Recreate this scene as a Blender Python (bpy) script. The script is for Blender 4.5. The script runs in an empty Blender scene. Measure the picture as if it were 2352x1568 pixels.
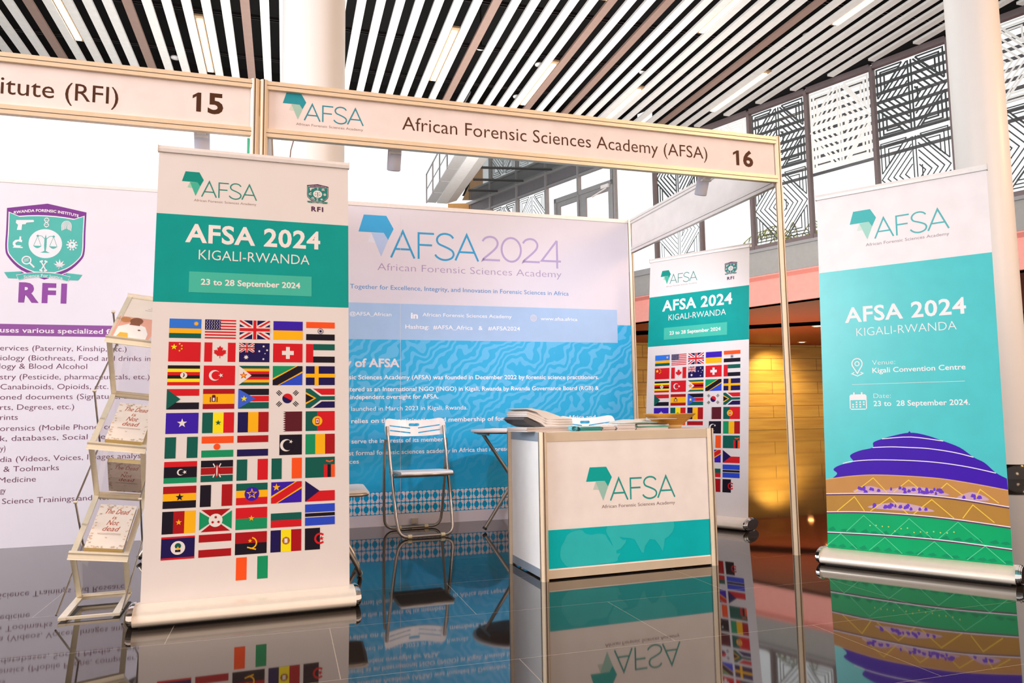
import bpy, bmesh, math, random
from mathutils import Vector, Matrix
random.seed(7)
S = bpy.context.scene
COL = S.collection
R_ = math.radians
def lin(h):
    h = h.lstrip('#')
    f = lambda c: c/12.92 if c <= .04045 else ((c+.055)/1.055)**2.4
    return tuple(f(int(h[i:i+2], 16)/255) for i in (0, 2, 4))

# ------------------------------------------------------------------ camera
HC, PITCH, ROLL, FPX = .8457, .0936, -.0142, 1712.0
cd = bpy.data.cameras.new('camera'); cam = bpy.data.objects.new('camera', cd); COL.objects.link(cam)
cd.sensor_width = 36; cd.lens = FPX*36/2352; cd.clip_start = .05; cd.clip_end = 300
rt = Vector((1, 0, 0)); fw = Vector((0, math.cos(PITCH), math.sin(PITCH))); up = Vector((0, -math.sin(PITCH), math.cos(PITCH)))
cr_, sr_ = math.cos(ROLL), math.sin(ROLL)
r2 = rt*cr_+up*sr_; u2 = up*cr_-rt*sr_
cam.matrix_world = Matrix(((r2.x, u2.x, -fw.x, 0), (r2.y, u2.y, -fw.y, 0), (r2.z, u2.z, -fw.z, HC), (0, 0, 0, 1)))
S.camera = cam
# ------------------------------------------------------------------ view, world, hall light, added fills
S.view_settings.view_transform = 'Standard'; S.view_settings.look = 'None'
S.view_settings.exposure = 0.0; S.view_settings.gamma = 1.0; S.view_settings.use_curve_mapping = False
W = bpy.data.worlds.new('bright_overcast_sky'); S.world = W; W.use_nodes = True
wt = W.node_tree; bg = wt.nodes['Background']; bg.inputs[1].default_value = 1.25
# surroundings: bright overcast daylight behind the glass, the warm lamp-lit hall on the near right, paler daylight on the near left
wc = wt.nodes.new('ShaderNodeTexCoord'); wx = wt.nodes.new('ShaderNodeSeparateXYZ'); wt.links.new(wc.outputs['Generated'], wx.inputs[0])
def wramp(sock, lo, hi):
    n = wt.nodes.new('ShaderNodeMapRange'); n.interpolation_type = 'SMOOTHSTEP'; n.inputs['From Min'].default_value = lo; n.inputs['From Max'].default_value = hi
    wt.links.new(wx.outputs[sock], n.inputs[0]); return n.outputs[0]
def wmix(fac, a, b):
    n = wt.nodes.new('ShaderNodeMix'); n.data_type = 'RGBA'; wt.links.new(fac, n.inputs[0])
    for i, c in ((6, a), (7, b)):
        if isinstance(c, tuple): n.inputs[i].default_value = (*c, 1)
        else: wt.links.new(c, n.inputs[i])
    return n.outputs[2]
near = wmix(wramp('X', -.55, .35), (.87, .83, .85), (.98, .735, .595))
wt.links.new(wmix(wramp('Y', -.15, .25), near, (.97, .99, 1.0)), bg.inputs[0])
def area(name, loc, target, size, col, power):
    l = bpy.data.lights.new(name, 'AREA'); l.shape = 'DISK'; l.size = size; l.color = col; l.energy = power
    o = bpy.data.objects.new(name, l); COL.objects.link(o); o.location = loc
    o.rotation_euler = (Vector(target)-Vector(loc)).to_track_quat('-Z', 'Y').to_euler(); return o
area('hall_warm_light', (8.0, -1.5, 5.0), (-.6, 3.6, 1.2), 2.5, (1, .68, .45), 235)
area('hall_uplight', (-2.0, 13.8, 2.9), (-2.3, 13.5, 8.1), 9.0, (1, .97, .94), 980)  # added unseen lamp, brightens the ceiling slats from below
area('hall_daylight', (-8.0, -.5, 4.2), (1.2, 4.2, 1.0), 4.0, (.96, .97, 1), 800)
area('window_wall_wash', (2.5, 12.5, 2.2), (6.0, 17.5, 4.2), 4.0, (1, .93, .88), 270)  # added unseen lamp, brightens the salmon fascia under the windows
area('soffit_floor_bounce', (8.2, 21.5, .4), (8.2, 21.6, 3.3), 6.0, (1, .7, .45), 220)  # added lamp standing in for light thrown up by the floor
def spot(name, loc, target, power, col, ang=70, blend=.6, rad=.04):
    l = bpy.data.lights.new(name, 'SPOT'); l.energy = power; l.color = col; l.spot_size = R_(ang); l.spot_blend = blend; l.shadow_soft_size = rad
    o = bpy.data.objects.new(name, l); COL.objects.link(o); o.location = loc
    o.rotation_euler = (Vector(target)-Vector(loc)).to_track_quat('-Z', 'Y').to_euler(); return o

# ------------------------------------------------------------------ frames
AB = .297
E1 = Vector((math.cos(AB), math.sin(AB), 0)); E2 = Vector((-math.sin(AB), math.cos(AB), 0)); ZZ = Vector((0, 0, 1))
B0 = Vector((-1.2209, 3.5293, 0))
BW_, BD, BH, ZF = 2.9763, 2.0128, 2.4796, 2.1972
def B(u, v, z=0): return B0+E1*u+E2*v+ZZ*z

# ------------------------------------------------------------------ materials
MATS = {}
def mat(name, hexc, rough=.5, metal=0.0, noise=.04, scale=9.0, emit=0, spec=None, trans=0, bump=0):
    if name in MATS: return MATS[name]
    m = bpy.data.materials.new(name); m.use_nodes = True; nt = m.node_tree; b = nt.nodes['Principled BSDF']
    c = lin(hexc) if isinstance(hexc, str) else hexc
    b.inputs['Roughness'].default_value = rough; b.inputs['Metallic'].default_value = metal
    if name.startswith('ink') or 'print' in name: b.inputs['Specular IOR Level'].default_value = .15   # matt printing ink
    if spec is not None: b.inputs['IOR'].default_value = spec
    if emit:
        b.inputs['Emission Color'].default_value = (*c, 1); b.inputs['Emission Strength'].default_value = emit
    tc = nt.nodes.new('ShaderNodeTexCoord'); nz = nt.nodes.new('ShaderNodeTexNoise'); nz.inputs['Scale'].default_value = scale
    nz.inputs['Detail'].default_value = 3
    nt.links.new(tc.outputs['Object'], nz.inputs['Vector'])
    rp = nt.nodes.new('ShaderNodeValToRGB'); rp.color_ramp.elements[0].position = .3; rp.color_ramp.elements[1].position = .7
    rp.color_ramp.elements[0].color = (*[x*(1-noise) for x in c], 1); rp.color_ramp.elements[1].color = (*[min(1, x*(1+noise)) for x in c], 1)
    nt.links.new(nz.outputs['Fac'], rp.inputs['Fac']); nt.links.new(rp.outputs['Color'], b.inputs['Base Color'])
    if bump:
        bp = nt.nodes.new('ShaderNodeBump'); bp.inputs['Strength'].default_value = bump; bp.inputs['Distance'].default_value = .01
        nt.links.new(nz.outputs['Fac'], bp.inputs['Height']); nt.links.new(bp.outputs['Normal'], b.inputs['Normal'])
    MATS[name] = m; return m
def ink(hexc, rough=.55): return mat('ink_'+hexc.strip('#'), hexc, rough, noise=.02)
ALU = mat('anodised_aluminium', '#cfc4b4', .32, .55, .03, 30)
ALUP = mat('aluminium_profile', '#ead2b2', .38, .25, .03, 30)  # warm lamp reflection mixed into the metal colour
CHROME = mat('polished_chrome', '#e8e6e2', .08, 1, .02)
ALUW = mat('pale_aluminium_profile', '#e6e0dc', .38, .2, .03, 30)
WHITEB = mat('white_board', '#e9e2de', .45)
SHEETW = mat('white_banner_vinyl', '#e2dad6', .42, noise=.012)
BACKW = mat('white_backdrop_vinyl', '#dbd5de', .5, noise=.01)
WPLAST = mat('white_plastic', '#f2eeec', .35)
STEEL = mat('brushed_steel_tube', '#a89c90', .3, .85, .05, 40)
DGROOVE = mat('dark_groove', '#5a4538', .6)
BLACKP = mat('black_rubber', '#1a1614', .5)
PAPER = mat('white_paper', '#f0ebe8', .6)

def glassy(name, tint, gloss=.08, rough=.02):
    if name in MATS: return MATS[name]
    m = bpy.data.materials.new(name); m.use_nodes = True; nt = m.node_tree
    nt.nodes.remove(nt.nodes['Principled BSDF']); out = nt.nodes['Material Output']
    t = nt.nodes.new('ShaderNodeBsdfTransparent'); t.inputs[0].default_value = (*lin(tint), 1)
    g = nt.nodes.new('ShaderNodeBsdfGlossy'); g.inputs['Roughness'].default_value = rough
    fr = nt.nodes.new('ShaderNodeFresnel'); fr.inputs[0].default_value = 1.45
    ge = nt.nodes.new('ShaderNodeNewGeometry'); iv = nt.nodes.new('ShaderNodeMath'); iv.operation = 'SUBTRACT'; iv.inputs[0].default_value = 1; nt.links.new(ge.outputs['Backfacing'], iv.inputs[1])
    ml = nt.nodes.new('ShaderNodeMath'); ml.operation = 'MULTIPLY'; nt.links.new(fr.outputs[0], ml.inputs[0]); nt.links.new(iv.outputs[0], ml.inputs[1])
    mx = nt.nodes.new('ShaderNodeMixShader'); nt.links.new(ml.outputs[0], mx.inputs[0])
    nt.links.new(t.outputs[0], mx.inputs[1]); nt.links.new(g.outputs[0], mx.inputs[2]); nt.links.new(mx.outputs[0], out.inputs[0])
    MATS[name] = m; return m
GLASS = glassy('clear_window_glass', '#ffffff'); ACRYL = glassy('clear_acrylic', '#f4f2f2')

# ------------------------------------------------------------------ mesh helpers
class MB:
    def __init__(s): s.v = []; s.f = []; s.m = []; s.mats = []; s.sm = []
    def mi(s, m):
        if m not in s.mats: s.mats.append(m)
        return s.mats.index(m)
    def add(s, vs, fs, m, smooth=False):
        n = len(s.v); s.v += [tuple(x) for x in vs]; k = s.mi(m)
        for f in fs: s.f.append([n+i for i in f]); s.m.append(k); s.sm.append(smooth)
    def box(s, x0, x1, y0, y1, z0, z1, m, M=None):
        vs = [Vector((x, y, z)) for z in (z0, z1) for y in (y0, y1) for x in (x0, x1)]
        if M: vs = [M @ v for v in vs]
        s.add(vs, [(0, 2, 3, 1), (4, 5, 7, 6), (0, 1, 5, 4), (2, 6, 7, 3), (0, 4, 6, 2), (1, 3, 7, 5)], m)
    def bar(s, a, b, w, h, m, upv=(0, 0, 1)):
        a = Vector(a); b = Vector(b); d = (b-a).normalized(); u = Vector(upv)
        if abs(d.dot(u)) > .99: u = Vector((0, 1, 0))
        x = d.cross(u).normalized(); y = x.cross(d).normalized()
        vs = [p+x*(i*w/2)+y*(j*h/2) for p in (a, b) for i, j in ((-1, -1), (1, -1), (1, 1), (-1, 1))]
        s.add(vs, [(3, 2, 1, 0), (4, 5, 6, 7), (0, 1, 5, 4), (1, 2, 6, 5), (2, 3, 7, 6), (3, 0, 4, 7)], m)
    def tube(s, pts, r, m, n=10, closed=False):
        pts = [Vector(p) for p in pts]; N = len(pts); rings = []; prev = None
        for i, p in enumerate(pts):
            if closed: d = pts[(i+1) % N]-pts[i-1]
            else: d = pts[min(i+1, N-1)]-pts[max(i-1, 0)]
            d.normalize()
            if prev is None:
                u = Vector((0, 0, 1)) if abs(d.z) < .9 else Vector((1, 0, 0)); x = d.cross(u).normalized()
            else: x = (prev-d*prev.dot(d)).normalized()
            y = d.cross(x); prev = x
            rings.append([p+x*(r*math.cos(2*math.pi*k/n))+y*(r*math.sin(2*math.pi*k/n)) for k in range(n)])
        vs = [v for rg in rings for v in rg]; fs = []
        for i in range(N if closed else N-1):
            j = (i+1) % N
            for k in range(n): fs.append((i*n+k, i*n+(k+1) % n, j*n+(k+1) % n, j*n+k))
        s.add(vs, fs, m, True)
        if not closed:
            s.add(rings[0], [tuple(range(n))[::-1]], m); s.add(rings[-1], [tuple(range(n))], m)
    def lathe(s, prof, m, n=32, M=None, smooth=True):
        vs = []; fs = []
        for r, z in prof:
            for k in range(n):
                v = Vector((r*math.cos(2*math.pi*k/n), r*math.sin(2*math.pi*k/n), z)); vs.append(M @ v if M else v)
        for i in range(len(prof)-1):
            for k in range(n): fs.append((i*n+k, i*n+(k+1) % n, (i+1)*n+(k+1) % n, (i+1)*n+k))
        s.add(vs, fs, m, smooth)
        if prof[0][0] > 1e-4: s.add(vs[:n], [tuple(range(n))[::-1]], m)
        if prof[-1][0] > 1e-4: s.add(vs[-n:], [tuple(range(n))], m)
    def prism(s, poly, axis, a, b, m, M=None, smooth=False):   # polygon extruded along an axis: 'x','y','z'
        def mk(p, t):
            v = {'x': (t, p[0], p[1]), 'y': (p[0], t, p[1]), 'z': (p[0], p[1], t)}[axis]; v = Vector(v); return M @ v if M else v
        n = len(poly); vs = [mk(p, a) for p in poly]+[mk(p, b) for p in poly]
        s.add(vs, [tuple(range(n))[::-1], tuple(range(n, 2*n))], m)
        s.add(vs, [(i, (i+1) % n, n+(i+1) % n, n+i) for i in range(n)], m, smooth)
    def mesh(s, name):
        me = bpy.data.meshes.new(name); me.from_pydata(s.v, [], s.f)
        for m in s.mats: me.materials.append(m)
        me.polygons.foreach_set('material_index', s.m); me.polygons.foreach_set('use_smooth', s.sm)
        bm = bmesh.new(); bm.from_mesh(me); s.fix(bm); bm.to_mesh(me); bm.free()
        me.update(); return me
    flat = False
    def fix(s, bm):
        if not s.flat: bmesh.ops.recalc_face_normals(bm, faces=bm.faces[:])
    def build(s, name, parent=None, bevel=0):
        o = bpy.data.objects.new(name, s.mesh(name)); COL.objects.link(o)
        if parent: o.parent = parent
        if bevel:
            bv = o.modifiers.new('bevel', 'BEVEL'); bv.width = bevel; bv.segments = 2; bv.limit_method = 'ANGLE'; bv.angle_limit = R_(40)
        return o
def tag(o, label, cat, group=None):
    o['label'] = label; o['category'] = cat
    if group: o['group'] = group
    return o
def thing(name, label, cat, loc=(0, 0, 0), rz=0, group=None):
    o = bpy.data.objects.new(name, None); COL.objects.link(o); o.empty_display_size = .1
    o.location = loc; o.rotation_euler = (0, 0, rz); return tag(o, label, cat, group)
def struct(o): o['kind'] = 'structure'; return o
def place(o, loc, rz=0): o.location = loc; o.rotation_euler = (0, 0, rz); return o
def copy_tree(o, parent=None):
    c = o.copy(); COL.objects.link(c)
    if parent: c.parent = parent
    for ch in list(o.children): copy_tree(ch, c)
    return c
def catmull(p, k=6, closed=False):
    out = []; n = len(p); rng = range(n) if closed else range(n-1)
    for i in rng:
        if closed: a, b, c, d = p[i-1], p[i], p[(i+1) % n], p[(i+2) % n]
        else: a, b, c, d = p[max(i-1, 0)], p[i], p[i+1], p[min(i+2, n-1)]
        for t in range(k):
            t /= k
            out.append(tuple(.5*((2*b[q])+(c[q]-a[q])*t+(2*a[q]-5*b[q]+4*c[q]-d[q])*t*t+(3*b[q]-a[q]-3*c[q]+d[q])*t**3) for q in range(len(b))))
    if not closed: out.append(tuple(p[-1]))
    return out

# ------------------------------------------------------------------ printing: flat ink on a sheet whose local axes are x right, z up, front face y=0
FONT_CACHE = {}
def glyphs(txt, weight, space=1.0):
    k = (txt, weight, space)
    if k in FONT_CACHE: return FONT_CACHE[k]
    c = bpy.data.curves.new('lettering', 'FONT'); c.body = txt; c.offset = weight; c.size = 1; c.space_character = space; c.resolution_u = 3; c.fill_mode = 'FRONT'
    o = bpy.data.objects.new('lettering', c); COL.objects.link(o)
    dg = bpy.context.evaluated_depsgraph_get(); dg.update(); me = o.evaluated_get(dg).to_mesh()
    vs = [(v.co.x, v.co.y) for v in me.vertices]; fs = [tuple(p.vertices) for p in me.polygons]
    o.evaluated_get(dg).to_mesh_clear(); bpy.data.objects.remove(o); bpy.data.curves.remove(c)
    FONT_CACHE[k] = (vs, fs); return vs, fs
CAPH = max(v[1] for v in glyphs('H', 0)[0])
class Print(MB):
    flat = True
    dy = .0004
    cnt = 0
    def dep(s, layer): s.cnt += 1; return -s.dy*layer-(s.cnt % 20)*.000017   # overprints never share a plane
    def poly(s, pts, m, layer=1):
        a = sum(pts[i][0]*pts[(i+1) % len(pts)][1]-pts[(i+1) % len(pts)][0]*pts[i][1] for i in range(len(pts)))
        if a < 0: pts = pts[::-1]
        d = s.dep(layer); s.add([(p[0], d, p[1]) for p in pts], [tuple(range(len(pts)))], m)
    def rect(s, x0, x1, y0, y1, m, layer=1): s.poly([(x0, y0), (x1, y0), (x1, y1), (x0, y1)], m, layer)
    def disc(s, cx, cy, r, m, layer=1, n=28, ry=None):
        ry = ry or r; s.poly([(cx+r*math.cos(2*math.pi*k/n), cy+ry*math.sin(2*math.pi*k/n)) for k in range(n)], m, layer)
    def stroke(s, pts, w, m, layer=1, closed=False):
        n = len(pts); L = []; Rr = []
        for i in range(n):
            if closed: a, b, c = pts[i-1], pts[i], pts[(i+1) % n]
            else: a, b, c = pts[max(i-1, 0)], pts[i], pts[min(i+1, n-1)]
            d1 = Vector((b[0]-a[0], b[1]-a[1])); d2 = Vector((c[0]-b[0], c[1]-b[1]))
            if d1.length < 1e-9: d1 = d2
            if d2.length < 1e-9: d2 = d1
            d1.normalize(); d2.normalize(); t = d1+d2
            t = t.normalized() if t.length > 1e-6 else d1
            nrm = Vector((-t.y, t.x)); k = max(.35, nrm.dot(Vector((-d1.y, d1.x)))); o = nrm*(w/2/k)
            L.append((b[0]+o.x, b[1]+o.y)); Rr.append((b[0]-o.x, b[1]-o.y))
        d = s.dep(layer); vs = [(p[0], d, p[1]) for p in L+Rr]; fs = []
        for i in range(n if closed else n-1):
            j = (i+1) % n; fs.append((n+i, n+j, j, i))
        s.add(vs, fs, m)
    def star(s, cx, cy, r, m, layer=2, n=5, ratio=.4, rot=90):
        s.poly([(cx+(r if k % 2 == 0 else r*ratio)*math.cos(R_(rot+180*k/n)), cy+(r if k % 2 == 0 else r*ratio)*math.sin(R_(rot+180*k/n))) for k in range(2*n)], m, layer)
    def text(s, txt, u0, u1, v, cap, m, weight=0, layer=2, full=None, bow=0, xf=None, space=1.0):
        vs, fs = glyphs(txt, weight, space); x0 = min(p[0] for p in vs); x1 = max(p[0] for p in vs); sx = (u1-u0)/(x1-x0); sy = cap/CAPH; ux = u1-x1*sx
        if full:
            vs, fs = glyphs(full, weight); ux = u1-max(p[0] for p in vs)*sx
        out = []
        mid = (u0+u1)/2; hw = (u1-u0)/2
        for p in vs:
            x = ux+p[0]*sx; y = v+p[1]*sy
            if bow: y += bow*(1-((x-mid)/hw)**2)
            if xf: x, y = xf((x, y))
            out.append((x, -s.dy*layer, y))
        s.add(out, fs, m)
# thin-stroke letters of the academy logo
S_PTS = catmull([(.94, .84), (.8, .95), (.55, 1), (.3, .965), (.13, .85), (.1, .72), (.2, .6), (.45, .52), (.7, .44), (.9, .34), (.95, .2), (.83, .07), (.56, 0), (.3, .02), (.1, .1), (.0, .19)], 3)
def letters(P, ch, x0, x1, y0, y1, w, m, layer=2):
    q = lambda l: [(x0+(x1-x0)*a, y0+(y1-y0)*b) for a, b in l]
    if ch == 'A':
        P.stroke(q([(0, 0), (.5, 1), (1, 0)]), w, m, layer); P.stroke(q([(.17, .33), (.83, .33)]), w, m, layer)
    elif ch == 'F':
        P.stroke(q([(.06, 0), (.06, 1)]), w, m, layer); P.stroke(q([(.0, .97), (1, .97)]), w, m, layer); P.stroke(q([(.06, .53), (.88, .53)]), w, m, layer)
    elif ch == 'S': P.stroke(q(S_PTS), w, m, layer)
    elif ch == '2': P.stroke(q(catmull([(.02, .8), (.16, .93), (.42, 1), (.7, .96), (.87, .8), (.84, .62), (.66, .45), (.36, .25), (.12, .1), (.02, .02)], 3)+[(.03, .03), (1, .03)]), w, m, layer)
    elif ch == '0': P.stroke(q([(.5+.5*math.cos(R_(k*10)), .5+.5*math.sin(R_(k*10))) for k in range(36)]), w, m, layer, True)
    elif ch == '4':
        P.stroke(q([(.8, -.02), (.8, 1)]), w, m, layer); P.stroke(q([(.8, 1), (.0, .24), (1, .24)]), w, m, layer)
def logo(P, x0, x1, y0, y1, hi, lo, pale, letter, sub, subtxt=True, layer=2, lw=.0165, subw=0):
    w, h = x1-x0, y1-y0; q = lambda l: [(x0+w*a, y0+h*b) for a, b in l]
    P.poly(q([(.104, .56), (.0743, .343), (.144, .334)]), pale, layer)
    P.poly(q([(.104, .57), (.2056, .58), (.2395, .42), (.1834, .01)]), lo, layer)
    P.poly(q([(.0425, 1), (.225, 1), (.2847, .69), (.2395, .42), (.2056, .584), (0, .584)]), hi, layer)
    for ch, a, b in (('A', .264, .4566), ('F', .483, .621), ('S', .63, .795), ('A', .802, 1)):
        letters(P, ch, x0+a*w, x0+b*w, y0, y0+h*.645, lw*w, letter, layer)
    if subtxt: P.text('African Forensic Sciences Academy', x0+.164*w, x1, y0-.212*h, .095*h, sub, subw, layer)

# crest drawn in the coordinates it has on the left backdrop, mapped elsewhere by xf
def crest(P, xf, purple, teal, white, fine=True, layer=1):
    T = lambda l: [xf(p) for p in l]
    L = layer
    side = catmull([(-1.2048, 2.2726), (-1.2067, 2.13), (-1.2067, 1.9955), (-1.2276, 1.931), (-1.3074, 1.8486), (-1.4458, 1.7883)], 4)
    mir = [(-2.892-x, y) for x, y in side][::-1]
    P.poly(T([(-1.4461, 2.3191)]+side+mir[1:]), purple, L)
    inn = [(-1.446+(x+1.446)*.955, 2.03+(y-2.03)*.90) for x, y in side if y > 1.80]; inm = [(-2.892-x, y) for x, y in inn][::-1]
    top = [(-1.67+.448*k/8, 2.212+.024*(1-((k-4)/4)**2)) for k in range(1, 8)]
    P.poly(T([inm[-1]]+top+[inn[0]]+inn[1:]+inm[:-1]), white, L+1)
    sc = lambda l: [(-1.446+(x+1.446)*.972, 2.03+(y-2.03)*.965) for x, y in l]
    P.poly(T(sc([inm[-1]]+top+[inn[0]]+inn[1:]+inm[:-1])), teal, L+2)
    P.text('RWANDA FORENSIC INSTITUTE', -1.645, -1.252, 2.2335, .0182, white, .028, L+3, bow=.026, xf=xf)
    cx, cy = -1.448, 2.038
    P.poly(T([(cx+.101*math.cos(R_(9*k)), cy+.101*math.sin(R_(9*k))) for k in range(40)]), white, L+3)
    l4 = L+4; st = lambda pts, w, m=white, l=l4, c=False: P.stroke(T(pts), w*abs(xf((1, 0))[0]-xf((0, 0))[0]), m, l, c)
    circ = lambda x, y, r, n=18: [(x+r*math.cos(2*math.pi*k/n), y+r*math.sin(2*math.pi*k/n)) for k in range(n)]
    # scales
    P.poly(T([(cx-.007, 2.068), (cx, 2.103), (cx+.007, 2.068), (cx+.0075, 2.02), (cx+.004, 1.985), (cx-.004, 1.985), (cx-.0075, 2.02)]), teal, l4)
    P.poly(T([(cx-.03, 1.974), (cx-.012, 1.983), (cx, 1.992), (cx+.012, 1.983), (cx+.03, 1.974)]), teal, l4)
    st(catmull([(cx-.048, 2.09), (cx-.025, 2.09), (cx, 2.07), (cx+.025, 2.09), (cx+.048, 2.09)], 4), .004, teal)
    for s in (-1, 1):
        ex = cx+.048*s; P.poly(T(circ(ex, 2.09, .0075)), teal, l4)
        st([(ex-.022, 2.022), (ex, 2.088), (ex+.022, 2.022)], .0025, teal)
        P.poly(T([(ex-.026+.052*k/8, 2.021-.017*math.sin(math.pi*k/8)) for k in range(9)]), teal, l4)
    # pistol
    P.poly(T([(-1.628, 2.192), (-1.528, 2.199), (-1.520, 2.191), (-1.526, 2.184), (-1.566, 2.178), (-1.572, 2.166), (-1.592, 2.164), (-1.594, 2.125), (-1.622, 2.124), (-1.616, 2.16), (-1.63, 2.172)]), white, l4)
    # double helix
    for s in (0, math.pi): st([(-1.4465+.014*math.sin(s+k*.62), 2.152+.0068*k) for k in range(11)], .0042)
    for k in range(1, 11, 2): st([(-1.4465-.012, 2.152+.0068*k), (-1.4465+.012, 2.152+.0068*k)], .0022)
    # fingerprint
    for r in (.005, .012, .019, .026, .033):
        st([(-1.324+r*math.cos(R_(t))*.92, 2.166+r*1.15*math.sin(R_(t))-(.015 if t in (-25, 205) else 0)) for t in range(-25, 206, 23)], .0038)
    # microscope
    P.poly(T([(-1.642, 2.0), (-1.582, 2.0), (-1.582, 2.008), (-1.6, 2.01), (-1.588, 2.018), (-1.622, 2.018), (-1.628, 2.032), (-1.612, 2.045), (-1.588, 2.04), (-1.586, 2.052), (-1.594, 2.06), (-1.594, 2.08), (-1.604, 2.08), (-1.605, 2.058), (-1.628, 2.054), (-1.642, 2.038), (-1.642, 2.02), (-1.634, 2.012)]), white, l4)
    # virus
    P.poly(T(circ(-1.286, 2.037, .0225)), white, l4)
    for k in range(10):
        a = 2*math.pi*k/10; x, y = -1.286+.030*math.cos(a), 2.037+.034*math.sin(a); st([(-1.286, 2.037), (x, y)], .004); P.poly(T(circ(x, y, .0055, 8)), white, l4)
    P.poly(T(circ(-1.286, 2.041, .007, 10)), teal, L+5); P.poly(T(circ(-1.289, 2.022, .003, 8)), teal, L+5)
    # magnifier
    st(circ(-1.556, 1.918, .026, 22), .008, c=True); st([(-1.537, 1.9), (-1.508, 1.87)], .01)
    for k in range(3): st([(-1.572, 1.908+.008*k), (-1.543, 1.914+.008*k)], .003)
    # bones
    for s in (-1, 1):
        st([(-1.4535-.013*s, 1.857), (-1.4535+.013*s, 1.908)], .007)
        for a, b in ((-.018, 1.853), (-.010, 1.849), (.018, 1.912), (.010, 1.916)): P.poly(T(circ(-1.4535+a*s, b, .0062, 10)), white, l4)
    # leaf
    for a, r in ((90, .05), (58, .046), (122, .046), (25, .04), (155, .04), (-15, .024), (195, .024)):
        d = Vector((math.cos(R_(a)), math.sin(R_(a)))); n = Vector((-d.y, d.x)); o = Vector((-1.357, 1.885))
        P.poly(T([tuple(o), tuple(o+d*r*.5+n*r*.13), tuple(o+d*r), tuple(o+d*r*.5-n*r*.13)]), white, l4)
    st([(-1.357, 1.885), (-1.362, 1.864)], .003)
    # ribbon
    for s in (-1, 1):
        f = lambda x: -1.4505+s*(x+1.4505)
        P.poly(T([(f(-1.685), 1.83), (f(-1.58), 1.84), (f(-1.60), 1.79), (f(-1.66), 1.79)]), teal, L+3)
        P.poly(T([(f(-1.613), 1.815), (f(-1.575), 1.834), (f(-1.565), 1.826)]), purple, L+4)
    arc = [(-1.613+.325*k/10, 1.8155+.024*(1-((k-5)/5)**2)) for k in range(11)]
    arcb = [(-1.599+.297*k/10, 1.779+.024*(1-((k-5)/5)**2)) for k in range(11)][::-1]
    P.poly(T(arc+arcb), white, L+4)
    g = lambda l, d: [(x*.985+.015*-1.4505, y+d) for x, y in l]
    P.poly(T(g(arc, -.003)+g(arcb, .003)), teal, L+5)
    P.text('Science For Justice', -1.5676, -1.3352, 1.7925, .0195, white, 0, L+6, bow=.014, xf=xf)

# ------------------------------------------------------------------ the printed country flags
FC = dict(w='#e6dfdb', r='#d01822', R='#a81018', o='#f2541c', y='#f6b414', Y='#f5e21a', g='#0a5a4e', G='#12905e', b='#2b49c8', B='#2f74d8', n='#1c1050', k='#17101f', m='#5a1824', s='#3c5fd0', V='#3a18a8')
class Flag:
    def __init__(s, P, x, y, w, h): s.P, s.x, s.y, s.w, s.h = P, x, y, w, h
    def q(s, l): return [(s.x+s.w*a, s.y+s.h*b) for a, b in l]
    def R(s, x0, x1, y0, y1, c, l=1): s.P.rect(s.x+s.w*x0, s.x+s.w*x1, s.y+s.h*y0, s.y+s.h*y1, ink(FC[c]), l)
    def H(s, cols, rat=None):
        rat = rat or [1]*len(cols); t = sum(rat); y = 1
        for c, r in zip(cols, rat):
            if c != 'w': s.R(0, 1, y-r/t, y, c)
            y -= r/t
    def Vt(s, cols):
        n = len(cols)
        for i, c in enumerate(cols):
            if c != 'w': s.R(i/n, (i+1)/n, 0, 1, c)
    def poly(s, l, c, L=2): s.P.poly(s.q(l), ink(FC[c]), L)
    def star(s, x, y, r, c, L=3, **k): s.P.star(s.x+s.w*x, s.y+s.h*y, s.h*r, ink(FC[c]), L, **k)
    def disc(s, x, y, r, c, L=2): s.P.disc(s.x+s.w*x, s.y+s.h*y, s.h*r, ink(FC[c]), L)
    def line(s, l, t, c, L=2): s.P.stroke(s.q(l), s.h*t, ink(FC[c]), L)
    def band(s, t, c, L, flip=False):      # corner to corner
        a, b = t*.6, t
        p = [(0, 0), (a, 0), (1, 1-b), (1, 1), (1-a, 1), (0, b)]
        s.poly([(x, 1-y) for x, y in p] if flip else p, c, L)
    def jack(s):
        s.R(0, 1, 0, 1, 'n'); s.band(.2, 'w', 2); s.band(.2, 'w', 2, True); s.band(.07, 'r', 3); s.band(.07, 'r', 3, True)
        s.R(.42, .58, 0, 1, 'w', 4); s.R(0, 1, .36, .64, 'w', 4); s.R(.45, .55, 0, 1, 'r', 5); s.R(0, 1, .42, .58, 'r', 5)
    def moon(s, x, y, r, c, bg, L=2, dx=.25, k=.8):
        s.disc(x, y, r, c, L); s.disc(x+dx*r*s.h/s.w, y, r*k, bg, L+1)
def fl_rwanda(f): f.H('Byg', [2, 1, 1]); f.star(.84, .76, .13, 'y', 2, n=12, ratio=.55)
def fl_usa(f):
    for i in range(7): f.R(0, 1, i*2/13, (i*2+1)/13, 'r')
    f.R(0, .5, 6/13, 1, 'n', 2)
    for j in range(6):
        for i in range(6): f.star(.05+.08*i+(.02 if j % 2 else 0), .53+.08*j, .035, 'w', 3)
def fl_uk(f): f.jack()
def fl_ukraine(f): f.H('Vy')
def fl_india(f):
    f.H('owk'); f.P.stroke([(f.x+f.w*.5+f.h*.14*math.cos(R_(20*k)), f.y+f.h*.5+f.h*.14*math.sin(R_(20*k))) for k in range(18)], f.h*.025, ink(FC['n']), 2, True); f.star(.5, .5, .1, 'n', 3, n=12, ratio=.5)
def fl_china(f):
    f.R(0, 1, 0, 1, 'r'); f.star(.17, .74, .16, 'Y')
    for x, y in ((.34, .9), (.41, .8), (.41, .65), (.34, .55)): f.star(x, y, .055, 'Y')
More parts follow.
